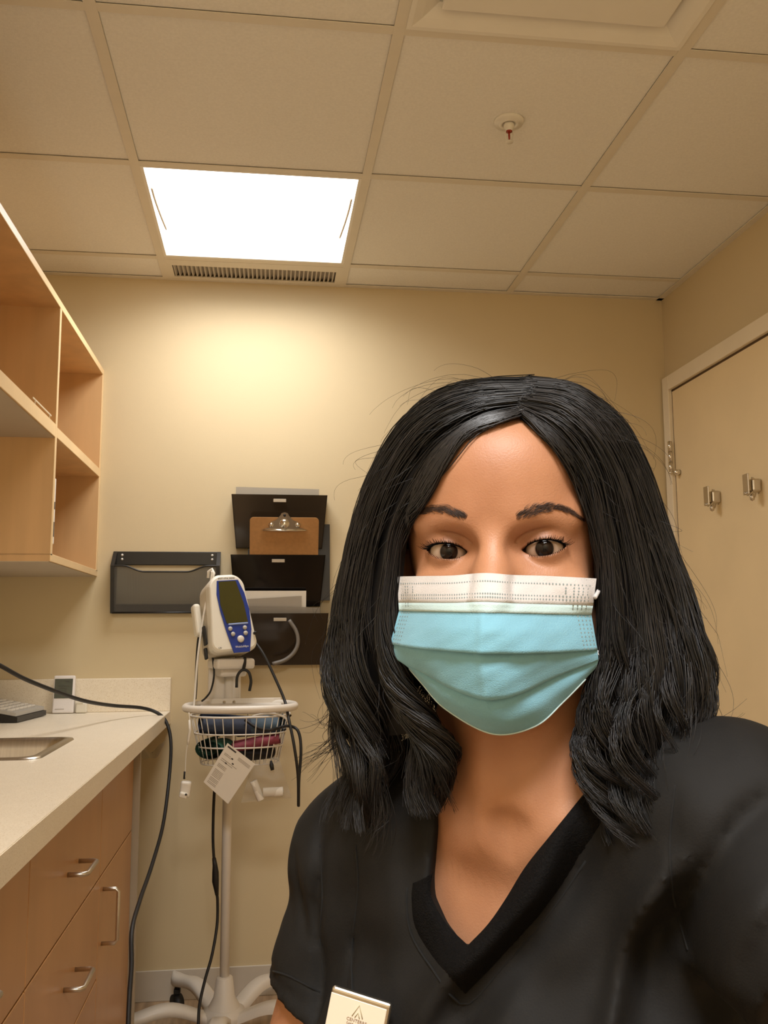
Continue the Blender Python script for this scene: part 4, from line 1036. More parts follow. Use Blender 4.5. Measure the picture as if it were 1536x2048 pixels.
# lashes
for (ex, ey, ez) in EYES:
    s = np.sign(ex); Pp = []
    def lidpt(u, upper):
        uu = max(0, 1-abs(u)**2.1); z = (.0045*uu**.85 if upper else -.0054*uu**.9)+s*u*.0012; x = u*EHW
        rr = EYE_R+.0012; y = ey-math.sqrt(max(1e-6, rr*rr-min(x*x+z*z, rr*rr*.98))); return np.array([ex+x, y, ez+z])
    for u in np.linspace(-.97, .97, 52):
        out = u*s; p = lidpt(u, True); L_ = .0026+.0038*max(0, out+.35)
        dv = np.array([s*(.10+.75*max(0, out)), -.85, .14+.12*(1-abs(u))]); dv /= np.linalg.norm(dv); jit = rng.normal(size=3)*.12
        m_ = p+(dv+jit*.5)*L_*.55+np.array([0, 0, -.0003]); e_ = p+(dv+jit)*L_+np.array([0, 0, .0010]); Pp.append([p, m_, e_])
    for u in np.linspace(-.9, .9, 26):
        p = lidpt(u, False); dv = np.array([s*.3*u*s, -.7, -.6]); e_ = p+dv*.0022; Pp.append([p, (p+e_)/2, e_])
    Pp = np.array(Pp); v, q = strands(Pp, np.tile(np.array([.00030, .00022, .00006]), (len(Pp), 1)))
    n0 = len(v); mb = MB().tube([lidpt(u, True)+np.array([0, -.0002, 0]) for u in np.linspace(-1, 1.0, 30)], [.0003+.0004*max(0, .5+.5*u*s) for u in np.linspace(-1, 1, 30)], 5)
    v = np.vstack([v, np.array(mb.v)]); q = np.vstack([q, np.array([f for f in mb.f if len(f) == 4])+n0])
    pchild('eyelashes', np_mesh('eyelashes', v, q), LASHM)

# ---------------------------------------------------------------- scrub top
CLOTH = pmat('scrub_cloth', srgb(21, 20, 19), .76, var=.10, vscale=90, bump=.10, bscale=700, sheen=.0, spec=.24)
RIB = pmat('ribbed_band', srgb(14, 13, 13), .9, var=.3, vscale=500, bump=.6, bscale=900, spec=.1)
C = Field(np.arange(-.33, .46, .0038), np.arange(-.20, .33, .0038), np.arange(-.74, -.06, .0038))
torso(C, .016)
for S in (RSH, LSH): C.add(C.cone((.004+.035*np.sign(S[0]), .115, -.150), S+np.array([0, 0, .008]), .041, .052), .04)
def sleeve(S, E_, fr, r0, r1):
    end = S+(E_-S)*fr; d = C.cone(S, S+(E_-S)*(fr+.3), r0, r1)
    return np.maximum(d, C.plane(end, E_-S))
C.add(sleeve(RSH, REL, .42, .054, .054), .014)
C.add(sleeve(LSH, LEL, .50, .060, .066), .022)
# folds: polyline in picture pixels, amplitude, half width (px), measured on the cloth's front
def fold(pts, amp, wid, y):
    P = np.array([loc(a, b, y) for a, b in pts]); p2 = catmull(P[:, [0, 2]], 40); w = wid*.00034
    XX, ZZ = np.meshgrid(C.xs, C.zs, indexing='ij'); dm = np.full(XX.shape, 9.0); best = np.zeros(XX.shape)
    for i in range(39):
        a, b = p2[i], p2[i+1]; ab = b-a; t = np.clip(((XX-a[0])*ab[0]+(ZZ-a[1])*ab[1])/(ab@ab), 0, 1)
        dd = np.hypot(XX-a[0]-t*ab[0], ZZ-a[1]-t*ab[1]); m = dd < dm; dm = np.where(m, dd, dm); best = np.where(m, (i+t)/39, best)
    prof = np.sin(PI*np.clip(best*.9+.05, 0, 1))**.5
    return amp*np.exp(-(dm/w)**2)*prof
D = np.zeros((len(C.xs), len(C.zs)))
for pts, amp, wid, y in (
    ([(1140, 1590), (1110, 1680), (1070, 1770), (990, 1860), (890, 1960), (830, 2060)], .016, 26, .03),
    ([(1190, 1620), (1160, 1720), (1110, 1820), (1010, 1930), (930, 2040)], -.011, 36, .03),
    ([(1340, 1690), (1280, 1790), (1250, 1880), (1230, 1990), (1200, 2090)], .014, 22, .02),
    ([(1390, 1720), (1350, 1810), (1310, 1900), (1290, 2040)], -.010, 32, .02),
    ([(1040, 1990), (980, 2060), (940, 2120)], .006, 24, .02),
    ([(1536, 1590), (1470, 1640), (1415, 1720), (1385, 1810), (1380, 1900)], -.008, 20, .0),
    ([(1530, 1700), (1480, 1760), (1440, 1850), (1430, 1950)], .007, 22, .0),
    ([(1345, 1560), (1338, 1680), (1345, 1790), (1375, 1900)], -.0022, 8, .02),
    ([(640, 1610), (650, 1720), (640, 1830), (650, 1930), (650, 2050)], -.007, 14, .12),
    ([(600, 1700), (612, 1780), (635, 1860)], -.005, 12, .14),
    ([(705, 1640), (712, 1760), (700, 1900), (706, 2040)], -.0026, 8, .09),
    ([(760, 1700), (790, 1820), (780, 1960)], .003, 30, .06),
    ([(525, 1928), (570, 1945), (640, 1972)], -.0028, 7, .14),
    ([(590, 1650), (570, 1750), (560, 1850)], .004, 18, .14),
):
    D += fold(pts, amp, wid, y)
D += .0012*np.sin(C.xs[:, None]*95+C.zs[None, :]*60)+.0010*np.sin(C.xs[:, None]*-60+C.zs[None, :]*120+1)
C.f = (C.f-D[:, None, :]*np.clip((.20-C.Y)/.06, 0, 1)).astype(np.float32)
HC0 = HMap(C)
# neck opening
C.sub(C.cone((.004, .095, -.02), (.006, .100, -.175), .066, .064), .006)
nk = [(893, 1560), (880, 1620), (868, 1690), (861, 1760), (864, 1800), (893, 1850), (935, 1890), (975, 1850), (1010, 1800), (1050, 1735), (1100, 1672), (1150, 1610), (1200, 1545), (1190, 1480), (900, 1480)]
NP = np.array([loc(a, b, .058) for a, b in nk])[:, [0, 2]]
def polysdf(P, X, Z):
    d = np.full(X.shape, 9.0); ins = np.zeros(X.shape, bool); n = len(P)
    for i in range(n):
        a, b = P[i], P[(i+1) % n]; ab = b-a; t = np.clip(((X-a[0])*ab[0]+(Z-a[1])*ab[1])/(ab@ab), 0, 1)
        d = np.minimum(d, np.hypot(X-a[0]-t*ab[0], Z-a[1]-t*ab[1]))
        c_ = (a[1] > Z) != (b[1] > Z); xi = a[0]+(Z-a[1])/(b[1]-a[1]+1e-12)*ab[0]; ins ^= c_ & (X < xi)
    return np.where(ins, -d, d)
XX, ZZ = np.meshgrid(C.xs, C.zs, indexing='ij')
pd = polysdf(NP, XX, ZZ)[:, None, :]
C.sub(np.maximum(pd, C.Y-.135).astype(np.float32), .004)
v, q = nets(C); v = relax(v, q, 2, .35)
top = pchild('scrub_top', np_mesh('scrub_top', v, q), CLOTH, label='black short sleeved scrub top with a V neck')
# ribbed V band lying on the cloth
def band(inner, outer, name, n=40, m=8, lift=.0032):
    a = catmull(inner, n); b = catmull(outer, n); G = []
    for i in range(n):
        row = []
        for j in range(m):
            t = j/(m-1); p2 = a[i]*(1-t)+b[i]*t; p = HC0.hit(p2[0], p2[1], .04)
            p[1] -= lift*math.sin(PI*min(1, max(0, t*1.15)))**.5+.0006 if 0 < t < 1 else -.0015; row.append(p)
        G.append(row)
    return pbuild(MB().grid(G), name, RIB, top)
band([(866, 1745), (861, 1770), (864, 1800), (893, 1850), (935, 1892)], [(822, 1768), (820, 1800), (828, 1860), (868, 1925), (931, 1997)], 'neck_band')
band([(935, 1892), (975, 1850), (1010, 1800), (1050, 1735), (1100, 1672), (1150, 1610), (1195, 1553)], [(931, 1997), (1000, 1925), (1060, 1862), (1115, 1790), (1165, 1715), (1205, 1650), (1235, 1600)], 'neck_band')

# seams on the cloth
SEAM = pmat('seam_thread', srgb(6, 6, 6), .95)
for pts, y0 in (([(546, 1942), (575, 1951), (605, 1966), (640, 1984)], .15), ([(1350, 1570), (1340, 1680), (1346, 1790), (1376, 1900)], .02), ([(712, 1690), (716, 1780), (704, 1900), (706, 2040)], .08), ([(640, 1690), (645, 1790), (640, 1880), (648, 1960)], .12), ([(815, 1775), (813, 1810), (822, 1868), (862, 1934), (929, 2010), (1004, 1936), (1064, 1872), (1122, 1796), (1172, 1722)], .04)):
    pp = [HC0.hit(a, b, y0)+np.array([0, -.0002, 0]) for a, b in catmull(pts, 30)]
    pbuild(MB().tube(pp, .0008, 6), 'seam', SEAM, top)

# ---------------------------------------------------------------- trousers, shoes (below the picture)
T_ = Field(np.arange(-.32, .30, .009), np.arange(-.42, .36, .009), np.arange(-1.20, -.56, .009))
zf = -ORG[2]
T_.add(T_.ell((0, .175, -.70), (.19, .15, .115)))
KN = {}
for s in (-1, 1):
    hip = np.array([s*.085, .13, -.715]); kn = np.array([s*.115+.01, -.27, -.70]); an = np.array([s*.12+.01, -.22, zf+.09]); KN[s] = an
    T_.add(T_.cone(hip, kn, .085, .062), .03); T_.add(T_.cone(kn, an, .062, .055), .02)
v, q = nets(T_); pchild('trousers', np_mesh('trousers', relax(v, q, 2, .4), q), CLOTH)
for s in (-1, 1):
    S = Field(np.arange(KN[s][0]-.07, KN[s][0]+.07, .005), np.arange(-.42, -.13, .005), np.arange(zf-.01, zf+.13, .005))
    S.add(S.ell((KN[s][0], -.295, zf+.030), (.046, .10, .036))); S.add(S.ell((KN[s][0], -.205, zf+.040), (.036, .05, .045)), .03)
    S.add(S.cone((KN[s][0], -.215, zf+.05), (KN[s][0], -.215, zf+.10), .036, .04), .02); S.f = np.maximum(S.f, S.plane((0, 0, zf+.001), (0, 0, -1)))
    v, q = nets(S); pchild('shoe', np_mesh('shoe', v, q), BLACKP)
# stool
sw = np.array(PM @ Vector((0, .17, 0)))
st = thing('rolling_stool', (sw[0], sw[1], 0), 'round black rolling stool under the seated person, below the view', 'stool')
zs_ = ORG[2]-.70-.09
MB().lathe([(0, zs_-.08), (.17, zs_-.08), (.185, zs_-.06), (.185, zs_-.02), (.17, zs_), (0, zs_+.003)], (0, 0, 0), 36).build('seat', BLACKP, st)
MB().tube([(0, 0, .09), (0, 0, zs_-.08)], .025, 16).build('column', CHROME, st)
for k in range(5):
    a = 2*PI*k/5+.3; lg = MB().tube([(0, 0, .10), (.13*math.cos(a), .13*math.sin(a), .085), (.25*math.cos(a), .25*math.sin(a), .07)], [.022, .018, .014], 10).build('leg', BLACKP, st)
    x, y = .245*math.cos(a), .245*math.sin(a); MB().tube([(x-.012*math.sin(a), y+.012*math.cos(a), .027), (x+.012*math.sin(a), y-.012*math.cos(a), .027)], .027, 16).tube([(x, y, .07), (x, y, .03)], .007, 8).build('caster', RUBBER, lg)

# ---------------------------------------------------------------- hair
def guide_set(gs, T):
    out = []
    for g in gs:
        P = np.array([loc(a, b, c_) for a, b, c_ in g]); p = catmull(P, 160)
        s = np.concatenate([[0], np.cumsum(np.linalg.norm(np.diff(p, axis=0), axis=1))]); t = np.linspace(0, s[-1], T)
        out.append(np.stack([np.interp(t, s, p[:, d]) for d in range(3)], 1))
    return np.array(out)
TN = 38
LG = [
 [(1046, 828, .006), (1000, 846, .001), (935, 874, .002), (898, 926, .003), (866, 977, .006), (830, 1024, .013), (803, 1068, .020), (792, 1150, .026), (784, 1260, .026), (800, 1360, .026), (850, 1440, .024), (880, 1500, .030), (872, 1570, .040), (880, 1620, .040)],
 [(1048, 812, .006), (960, 830, -.002), (880, 885, -.002), (820, 960, .003), (780, 1050, .012), (758, 1150, .018), (745, 1260, .020), (750, 1360, .022), (790, 1440, .024), (820, 1500, .030), (800, 1570, .034), (790, 1640, .038)],
 [(1052, 792, .012), (950, 805, .006), (855, 855, .008), (788, 940, .016), (742, 1045, .026), (716, 1150, .034), (700, 1260, .038), (700, 1370, .040), (725, 1450, .042), (745, 1520, .046), (722, 1590, .052), (716, 1660, .056)],
 [(1056, 772, .035), (930, 782, .034), (835, 838, .040), (765, 930, .050), (716, 1040, .060), (688, 1150, .070), (670, 1260, .078), (664, 1370, .082), (680, 1450, .086), (700, 1520, .090), (676, 1590, .094), (668, 1640, .098)],
 [(1060, 760, .075), (930, 768, .085), (835, 830, .100), (768, 930, .115), (722, 1040, .125), (695, 1150, .130), (680, 1260, .135), (678, 1370, .138), (700, 1450, .142), (720, 1510, .144), (705, 1570, .150), (700, 1610, .150)],
 [(1060, 757, .105), (985, 775, .150), (920, 850, .175), (870, 950, .185), (830, 1050, .185), (800, 1150, .180), (785, 1260, .175), (785, 1370, .172), (800, 1450, .172), (815, 1500, .172), (812, 1540, .172), (815, 1570, .172)],
 [(1062, 757, .115), (1040, 775, .165), (1015, 850, .190), (1000, 950, .198), (990, 1050, .198), (985, 1150, .192), (985, 1260, .186), (985, 1370, .182), (985, 1430, .180), (985, 1480, .180), (985, 1510, .180), (985, 1530, .180)],
]
RG = [
 [(1046, 826, .006), (1078, 858, .001), (1112, 893, .003), (1160, 952, .008), (1186, 1035, .016), (1197, 1120, .024), (1203, 1220, .030), (1203, 1320, .030), (1185, 1410, .028), (1180, 1490, .028), (1205, 1570, .022), (1250, 1640, .016), (1290, 1690, .014)],
 [(1050, 812, .005), (1115, 832, -.001), (1165, 885, .002), (1198, 960, .008), (1222, 1050, .014), (1240, 1150, .018), (1250, 1250, .020), (1252, 1350, .018), (1235, 1440, .014), (1238, 1520, .010), (1268, 1600, .006), (1310, 1690, .006)],
 [(1054, 794, .012), (1130, 806, .008), (1190, 858, .010), (1235, 940, .018), (1268, 1040, .026), (1295, 1140, .030), (1315, 1240, .030), (1325, 1340, .026), (1305, 1430, .018), (1290, 1520, .010), (1312, 1610, .004), (1342, 1700, .004)],
 [(1058, 774, .035), (1145, 786, .034), (1215, 848, .040), (1268, 940, .048), (1308, 1040, .054), (1345, 1140, .054), (1375, 1240, .050), (1390, 1340, .042), (1372, 1430, .030), (1338, 1520, .016), (1330, 1600, .006), (1348, 1680, .004)],
 [(1060, 760, .075), (1150, 772, .085), (1222, 840, .098), (1276, 935, .105), (1318, 1040, .105), (1356, 1140, .100), (1390, 1240, .092), (1408, 1340, .080), (1404, 1420, .064), (1370, 1490, .046), (1352, 1560, .030), (1350, 1630, .022)],
 [(1062, 757, .105), (1120, 775, .150), (1165, 850, .172), (1200, 950, .180), (1228, 1050, .180), (1255, 1150, .172), (1280, 1260, .162), (1295, 1360, .152), (1295, 1430, .142), (1285, 1480, .132), (1275, 1520, .128), (1270, 1550, .124)],
 [(1062, 757, .115), (1075, 775, .165), (1090, 850, .190), (1095, 950, .198), (1095, 1050, .198), (1095, 1150, .192), (1098, 1260, .186), (1100, 1370, .182), (1100, 1430, .180), (1100, 1480, .180), (1098, 1510, .180), (1095, 1530, .180)],
]
AX = np.array([.006, .085])
def cr_w(u, K):
    """Catmull-Rom weights across K guides"""
    u = np.clip(u, 0, K-1-1e-6); i = u.astype(int); f = (u-i)[:, None]; n = len(u); W = np.zeros((n, K)); r_ = np.arange(n)
    b = np.concatenate([-.5*f+f*f-.5*f**3, 1-2.5*f*f+1.5*f**3, .5*f+2*f*f-1.5*f**3, -.5*f*f+.5*f**3], 1)
    for j in range(4): np.add.at(W, (r_, np.clip(i-1+j, 0, K-1)), b[:, j])
    return W
def smooth(a, b, x): t = np.clip((x-a)/(b-a), 0, 1); return t*t*(3-2*t)
tt = np.linspace(0, 1, TN)
allV, allQ, allT, off = [], [], [], 0
def clear_skin(P, gap):
    P = P.copy(); x, y, z = P[..., 0], P[..., 1], P[..., 2]
    gap = gap*(.7+5.0*rng.random((P.shape[0], 1))**1.6) if gap > .0005 else gap
    h = HB(x, z); e = .003; gap = gap*np.minimum(3.0, np.sqrt(1+((HB(x+e, z)-HB(x-e, z))/(2*e))**2+((HB(x, z+e)-HB(x, z-e))/(2*e))**2))
    m = (z > -.02) & (np.abs(x) < .073) & (h < .07) & (y > h-gap) & (y < .075)
    P[..., 1] = np.where(m, h-gap, y); return P
def push(P, R, sides=3):
    global off
    P = clear_skin(P, .0010)
    v, q = strands(P, R, sides); allV.append(v); allQ.append(q+off); off += len(v)
    allT.append(np.repeat(np.exp(rng.normal(size=len(P))*.42), P.shape[1]*sides))
mass = MB()
for G, sgn in ((guide_set(LG, TN), -1), (guide_set(RG, TN), 1)):
    K = len(G)
    def base(u): return (cr_w(u, K) @ G.reshape(K, -1)).reshape(len(u), TN, 3)
    def inward(P, amt):
        r2 = P[..., :2]-AX; nn = np.linalg.norm(r2, axis=-1, keepdims=True)+1e-6
        top_ = np.clip((P[..., 2:3]-.02)/.09, 0, 1)
        out = P.copy(); out[..., :2] -= r2/nn*amt[..., None]*(1-.6*top_); out[..., 2:3] -= amt[..., None]*top_*.8; return out
    # undersheet
    us = np.linspace(.30, K-1, 50); S = base(us); S = inward(S, np.broadcast_to(.008+.006*smooth(.4, .9, tt)[None, :], S.shape[:2])); mass.grid(clear_skin(S, .0005)[:, 1:31])
    # clumps
    NC = 150
    uc = np.sort(rng.random(NC)**.85*(K-1)); qc = rng.random(NC)**1.4; ph = rng.random(NC)*2*PI; lc = rng.uniform(.80, 1.08, NC); fq = rng.uniform(1.9, 2.7, NC); amp = rng.uniform(.6, 1.6, NC); lift = rng.normal(size=NC)*.0016
    def shape(u, q_, cidx, ln_, jit):
        n = len(u); P = base(u)
        thick = .006+.016*smooth(.35, .9, tt)
        P = inward(P, (q_*np.clip(u-.05, .04, 1))[:, None]*thick[None, :])
        T2 = np.clip(tt[None, :]*ln_[:, None], 0, 1.0)
        # resample for length
        idx = T2*(TN-1); i0 = np.minimum(idx.astype(int), TN-2); fr = (idx-i0)[..., None]; r_ = np.arange(n)[:, None]
        P = P[r_, i0]*(1-fr)+P[r_, i0+1]*fr
        A_ = .0125*smooth(.48, .85, T2)*amp[cidx][:, None]
        th = 2*PI*fq[cidx][:, None]*T2*1.35+ph[cidx][:, None]+jit[:, None]
        r2 = P[..., :2]-AX; nn = r2/(np.linalg.norm(r2, axis=-1, keepdims=True)+1e-6)
        tg = np.stack([-nn[..., 1], nn[..., 0]], -1)
        A2 = (lift[cidx][:, None]*np.sin(PI*np.clip(T2*1.6, 0, 1))+.0011*np.sin(T2*14+ph[cidx][:, None]))*smooth(.02, .2, T2)*np.clip(u, 0, 1)[:, None]
        P[..., :2] += nn*A2[..., None]; P[..., 2] += A2*np.clip(P[..., 2]/.1, 0, 1)
        P[..., :2] += nn*(A_*np.cos(th)*.55)[..., None]+tg*(A_*np.sin(th))[..., None]
        return P
    uc[:34] = rng.random(34)*.75; NS = 4600
    ci = rng.integers(0, NC, NS); us = np.clip(uc[ci]+rng.normal(size=NS)*.13, 0, K-1); qs = np.clip(qc[ci]+rng.normal(size=NS)*.16, 0, 1)
    ls = lc[ci]*rng.uniform(.93, 1.03, NS)
    P = shape(us, qs, ci, ls, rng.normal(size=NS)*.22); Pc = shape(uc[ci], qc[ci], ci, ls, np.zeros(NS))
    k_ = (.62*smooth(.35, 1.0, tt))[None, :, None]; P = P*(1-k_)+Pc*k_
    # fine wobble, root scatter
    wob = rng.normal(size=(NS, 1, 3))*np.array([.0013, .0013, .0008])*np.sin(tt*PI*2.3+0)[None, :, None]+rng.normal(size=(NS, 1, 3))*.0009
    P += wob*smooth(0, .3, tt)[None, :, None]
    t0 = P[:, 0]-P[:, 1]; t0 /= np.linalg.norm(t0, axis=1, keepdims=True)+1e-9
    fr_ = np.clip(1.2-us, 0, 1)[:, None, None]; P += fr_*rng.normal(size=(NS, 1, 3))*np.array([.0022, .0006, .0016])*(smooth(.03, .12, tt)*(1-smooth(.3, .45, tt)))[None, :, None]*np.sin(tt[None, :]*PI*rng.uniform(3, 7, (NS, 1))+rng.random((NS, 1))*6)[..., None]
    P[:, 0] += t0*rng.uniform(-.004, .004, (NS, 1)); P += (rng.normal(size=(NS, 1, 3))*np.array([.0015, .0020, .0008]))*(1-smooth(0, .5, tt))[None, :, None]
    R = np.tile(.00042*(1-.75*smooth(.75, 1, tt)), (NS, 1))*rng.uniform(.7, 1.25, (NS, 1))
    push(P, R)
    # flyaways
    NF = 85
    uf = rng.random(NF)*4.6+.2; P = base(uf); st_ = rng.uniform(.02, .75, NF); ln2 = rng.uniform(.06, .22, NF)
    T2 = np.clip(st_[:, None]+tt[None, :]*ln2[:, None], 0, 1); idx = T2*(TN-1); i0 = np.minimum(idx.astype(int), TN-2); fr = (idx-i0)[..., None]
    P = P[np.arange(NF)[:, None], i0]*(1-fr)+P[np.arange(NF)[:, None], i0+1]*fr
    r3 = P-np.array([AX[0], AX[1], -.02]); r3[..., 2] *= np.clip(r3[..., 2]/.06, 0, 1); r3 /= np.linalg.norm(r3, axis=-1, keepdims=True)+1e-6
    P += r3*(rng.uniform(.004, .024, (NF, 1))*np.sin(tt*PI*.62)[None, :]**1.3)[..., None]
    curl = rng.normal(size=(NF, 1, 3))*.006; P += curl*(np.sin(tt*PI*rng.uniform(.8, 2.2, (NF, 1)))*tt[None, :])[..., None]
    push(P, np.tile(.00017*(1-.6*tt), (NF, 1)))
# wispy ends at the picture left and right
for (pts, n) in (([(700, 1440, .07), (672, 1480, .075), (640, 1510, .08), (612, 1532, .085)], 26), ([(690, 1400, .07), (665, 1430, .08), (640, 1445, .085), (618, 1440, .09)], 8), ([(1370, 1490, .05), (1420, 1488, .055), (1470, 1486, .06), (1525, 1492, .065)], 8), ([(1385, 1440, .06), (1410, 1462, .06), (1440, 1455, .065), (1465, 1438, .07)], 5), ([(760, 1560, .05), (770, 1620, .05), (764, 1670, .05), (750, 1710, .05)], 26), ([(1200, 1560, .03), (1180, 1590, .03), (1165, 1620, .035), (1160, 1650, .04)], 8)):
    p0 = catmull([loc(*p) for p in pts], TN); P = p0[None]+rng.normal(size=(n, 1, 3))*.0035*(.5+tt[None, :, None])+rng.normal(size=(n, 1, 3))*.003*np.sin(tt*PI*1.6)[None, :, None]
    push(P, np.tile(.00026*(1-.7*tt), (n, 1)))
# short hairs along the forehead hairline
NH = 230; P = []
for _ in range(NH):
    s = rng.random(); c0 = catmull([(892, 935), (932, 878), (1000, 848), (1046, 832), (1080, 858), (1115, 895), (1155, 948)], 40)[int(s*39)]
    sd = -1 if c0[0] < 1046 else 1; p = []
    L_ = rng.uniform(14, 44); dx, dy = sd*rng.uniform(.45, 1.0), rng.uniform(.2, .75)
    for k in np.linspace(0, 1, 8):
        h_ = HB.hit(c0[0]-sd*6+dx*L_*k, c0[1]-8+dy*L_*k*k*1.1+rng.normal()*.4); h_[1] -= .0006+.0018*math.sin(PI*k*.7); p.append(h_)
    P.append(p)
P = np.array(P); push(P, np.tile(.00016*(1-.7*np.linspace(0, 1, 8)), (NH, 1)))
hv = np.vstack(allV); hme = np_mesh('hair', hv, np.vstack(allQ))
ta = hme.attributes.new('strand_tint', 'FLOAT', 'POINT'); ta.data.foreach_set('value', np.concatenate(allT).astype(np.float32))
hair = pchild('hair', hme, HAIRM, label='long wavy near-black hair parted off centre')
pbuild(mass, 'hair_underlayer', HAIRU, hair)

# ---------------------------------------------------------------- face mask
MBLUE = pmat('mask_blue', srgb(112, 164, 184), .85, var=.03, vscale=60, bump=.25, bscale=1400, sheen=.15)
MWHITE = pmat('mask_white', srgb(188, 184, 182), .85, var=.015, vscale=60, bump=.25, bscale=1400, sheen=.1)
MPALE = pmat('mask_pale', srgb(172, 194, 194), .85, var=.02, vscale=60, bump=.25, bscale=1400, sheen=.1)
fm = bpy.data.objects.new('face_mask', None); COL.objects.link(fm); fm.matrix_world = PM; fm.empty_display_size = .05
tag(fm, 'pleated blue surgical mask with white top band over nose and chin', 'face mask')
R0 = [(795, 1153), (850, 1152), (905, 1151), (968, 1146), (1030, 1150), (1100, 1152), (1193, 1157)]
R1 = [(797, 1206), (850, 1206), (905, 1206), (968, 1204), (1030, 1207), (1100, 1209), (1186, 1212)]
R2 = [(798, 1222), (850, 1223), (905, 1224), (968, 1225), (1030, 1226), (1100, 1228), (1183, 1230)]
R3 = [(780, 1288), (825, 1295), (890, 1301), (965, 1306), (1050, 1306), (1120, 1304), (1195, 1300)]
R4 = [(783, 1314), (845, 1345), (905, 1378), (975, 1399), (1040, 1387), (1110, 1354), (1197, 1320)]
R5 = [(808, 1324), (842, 1364), (892, 1418), (985, 1467), (1070, 1452), (1128, 1402), (1193, 1335)]
NU = 73
rows_px = [catmull(r_, NU) for r_ in (R0, R1, R2, R3, R4, R5)]
uu_ = np.linspace(0, 1, NU)
def ridge(py):   # centre-line depth against picture row
    return np.interp(py, [1140, 1160, 1200, 1225, 1260, 1306, 1350, 1400, 1440, 1470], [-.0155, -.020, -.033, -.040, -.0445, -.044, -.040, -.034, -.024, -.012])
def edge_y(py): return np.interp(py, [1150, 1230, 1300, 1340], [.024, .022, .019, .022])
def mpoint(k, px, py, lift):
    u = uu_[k]; a = abs(u-.515)/.5
    cy = ridge(rows_c[0]); y = cy+(edge_y(min(py, 1340))-cy)*min(1, a)**1.55
    y -= lift
    for _ in range(3):
        p = loc(px, py, y); y = min(y, float(HB(p[0], p[2]))-.0016-max(0, lift)*.6)
    return loc(px, py, y)
prof = []      # (row index position, lift towards the camera, row override)
def seg(r0, r1, n, l0, l1, bulge=0.0, off0=0.0, off1=0.0):
    for t in np.linspace(0, 1, n): prof.append((r0, r1, t, l0+(l1-l0)*t+bulge*math.sin(PI*t), off0+(off1-off0)*t))
seg(0, 1, 8, .0005, .0008, .0012); nW = len(prof)
seg(1, 2, 4, .0016, .0018); nP = len(prof)
seg(2, 3, 12, .0012, .0042, .001, 0, 1.0)
prof.append((3, 3, 0, .0030, 1.2)); prof.append((3, 3, 0, -.0010, .6)); prof.append((3, 3, 0, -.0014, -3.0))
seg(3, 4, 10, -.0008, .0034, .0010, 1, 1)
prof.append((4, 4, 0, .0022, 1.2)); prof.append((4, 4, 0, -.0012, .6)); prof.append((4, 4, 0, -.0016, -3.0))
seg(4, 5, 10, -.0010, -.0012, .0025, 2, 0)
Gm = []
for (r0, r1, t, lift, dpy) in prof:
    rp = rows_px[r0]*(1-t)+rows_px[r1]*t; rows_c = (rp[NU//2][1],)
    row = []
    fade = np.sin(PI*np.clip(uu_, 0, 1))**.35
    for k in range(NU):
        wr = .0006*math.sin(uu_[k]*31+rp[k][1]*.05)*math.sin(rp[k][1]*.11+uu_[k]*9)
        crease = .0015*math.exp(-((uu_[k]-.49)/.018)**2)*(1 if 1225 < rp[k][1] < 1420 else 0)
        row.append(mpoint(k, rp[k][0], rp[k][1]+dpy*fade[k], (lift+wr+crease)*(.3+.7*fade[k])))
    Gm.append(row)
Gm = np.array(Gm)
def msheet(a, b, name, mat):
    g = Gm[a:b]; back = g+np.array([0, .0012, 0])
    full = np.concatenate([g, back[::-1], g[:1]], 0); return pbuild(MB().grid(full), name, mat, fm)
msheet(0, nW, 'nose_band', MWHITE); msheet(nW-1, nP, 'fold_band', MPALE); msheet(nP-1, len(Gm), 'pleated_panel', MBLUE)
def mpt(u, r_):
    k = u*(NU-1); i = min(int(k), NU-2); j = min(int(r_), len(Gm)-2); a, b = k-i, r_-j
    return (Gm[j, i]*(1-a)+Gm[j, i+1]*a)*(1-b)+(Gm[j+1, i]*(1-a)+Gm[j+1, i+1]*a)*b
dots = MB()
def dot(u, r_, sw_=.0011, sh=.0007):
    c0 = mpt(u, r_)+np.array([0, -.00025, 0]); tx = mpt(min(1, u+.01), r_)-mpt(max(0, u-.01), r_); tx /= np.linalg.norm(tx); tz = mpt(u, r_+.2)-mpt(u, r_); tz /= np.linalg.norm(tz)+1e-9
    dots.add([c0+tx*sw_*math.cos(a)/2+tz*sh*math.sin(a) for a in np.linspace(0, 2*PI, 6, endpoint=False)], [tuple(range(6))])
for r_ in (1.9, 4.9, 5.75):
    for u in np.linspace(.02, .98, 72): dot(u, r_)
for u in (.045, .06, .925, .942, .958, .975):
    for r_ in (2.7, 3.5, 4.2, 7.5, 9.0, 11.2): dot(u, r_)
for u in (.018, .034, .050, .066, .945, .960, .975, .990):
    for r_ in np.linspace(12.5, 22.4, 9): dot(u, r_, .0013, .0006)
for u in (.09, .895):
    for r_ in (2.8, 3.5, 4.1): dot(u, r_)
o = pbuild(dots, 'weld_dots', pmat('mask_emboss', srgb(120, 132, 132), .9), fm); o['kind'] = 'stuff'
binding = MB().tube([p+np.array([0, -.0004, -.0002]) for p in Gm[-1][4:-4]], .0005, 6); pbuild(binding, 'lower_hem', MPALE, fm)
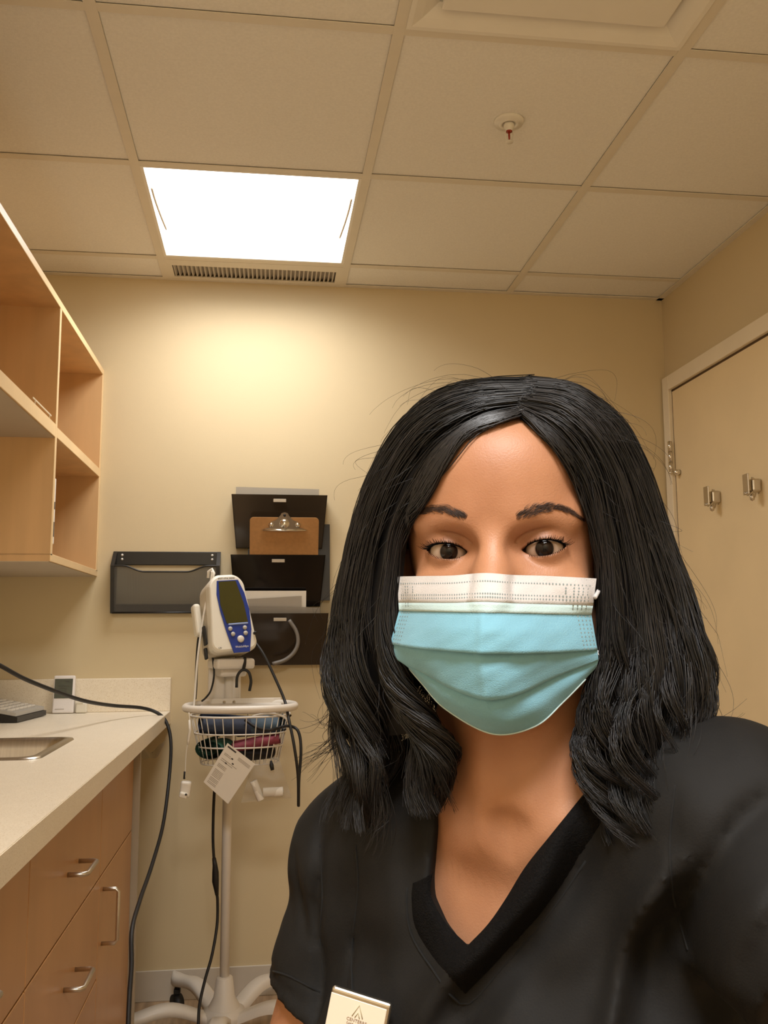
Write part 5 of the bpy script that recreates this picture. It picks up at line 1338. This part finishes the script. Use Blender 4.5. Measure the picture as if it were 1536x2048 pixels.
for s, pts in ((0, [(796, 1160, .024), (790, 1168, .034), (786, 1185, .06), (786, 1220, .075), (784, 1270, .06), (786, 1305, .03)]), (1, [(1190, 1195, .018), (1198, 1180, .028), (1209, 1158, .05), (1212, 1170, .075), (1205, 1250, .06), (1194, 1310, .022)])):
    pbuild(MB().tube(catmull([loc(*p) for p in pts], 40), .0014, 8), 'ear_loop', MWHITE, fm)

# ---------------------------------------------------------------- name badge on the chest
Bq = [(671, 1972), (790, 2010), (766, 2098), (640, 2060)]
bpt = [HC0.hit(a, b, .05) for a, b in Bq]
yb = min(p[1] for p in bpt)-.004
bl = [loc(a, b, yb) for a, b in Bq]
ux = bl[1]-bl[0]; wB = np.linalg.norm(ux); ux /= wB; uz = bl[0]-bl[3]; hB = np.linalg.norm(uz); uz -= ux*(uz@ux); uz /= np.linalg.norm(uz); uy = np.cross(uz, ux)
cB = sum(bl)/4; MBd = Matrix(((ux[0], uy[0], uz[0], cB[0]), (ux[1], uy[1], uz[1], cB[1]), (ux[2], uy[2], uz[2], cB[2]), (0, 0, 0, 1)))
bd = bpy.data.objects.new('name_badge', None); COL.objects.link(bd); bd.matrix_world = PM @ MBd; bd.empty_display_size = .02
tag(bd, 'silver edged name badge pinned on the black scrub top', 'name badge')
MB().box((0, 0, 0), (wB, .005, hB), None, .0022, 3).build('badge_case', NICKEL, bd)
MB().box((-.001, -.0026, -.0016), (wB*.93, .0006, hB*.86), None, .0003, 1).build('badge_face', pmat('badge_face', srgb(226, 214, 196), .35), bd)
tx = Matrix.Rotation(PI/2, 4, 'X')
GOLD = pmat('badge_logo', srgb(172, 166, 130), .5); INKB = pmat('badge_ink', srgb(150, 130, 112), .7)
lg = MB()
zl = hB*.5-.0098
for pts in ([(-.0036, -.0042), (0, .0036), (.0036, -.0042)], [(-.0016, -.0046), (0, -.0012), (.0016, -.0046)]):
    lg.tube([(p[0], -.0031, zl+p[1]) for p in pts], .0003, 5)
lg.build('badge_logo', GOLD, bd)
text_mesh('CENTERRE', .0029, INKB, bd, Matrix.Translation((0, -.0031, zl-.0066)) @ tx, 'badge_lettering', .0001)
text_mesh('CARE CENTERS', .0019, INKB, bd, Matrix.Translation((0, -.0031, zl-.0092)) @ tx, 'badge_lettering', .0001)
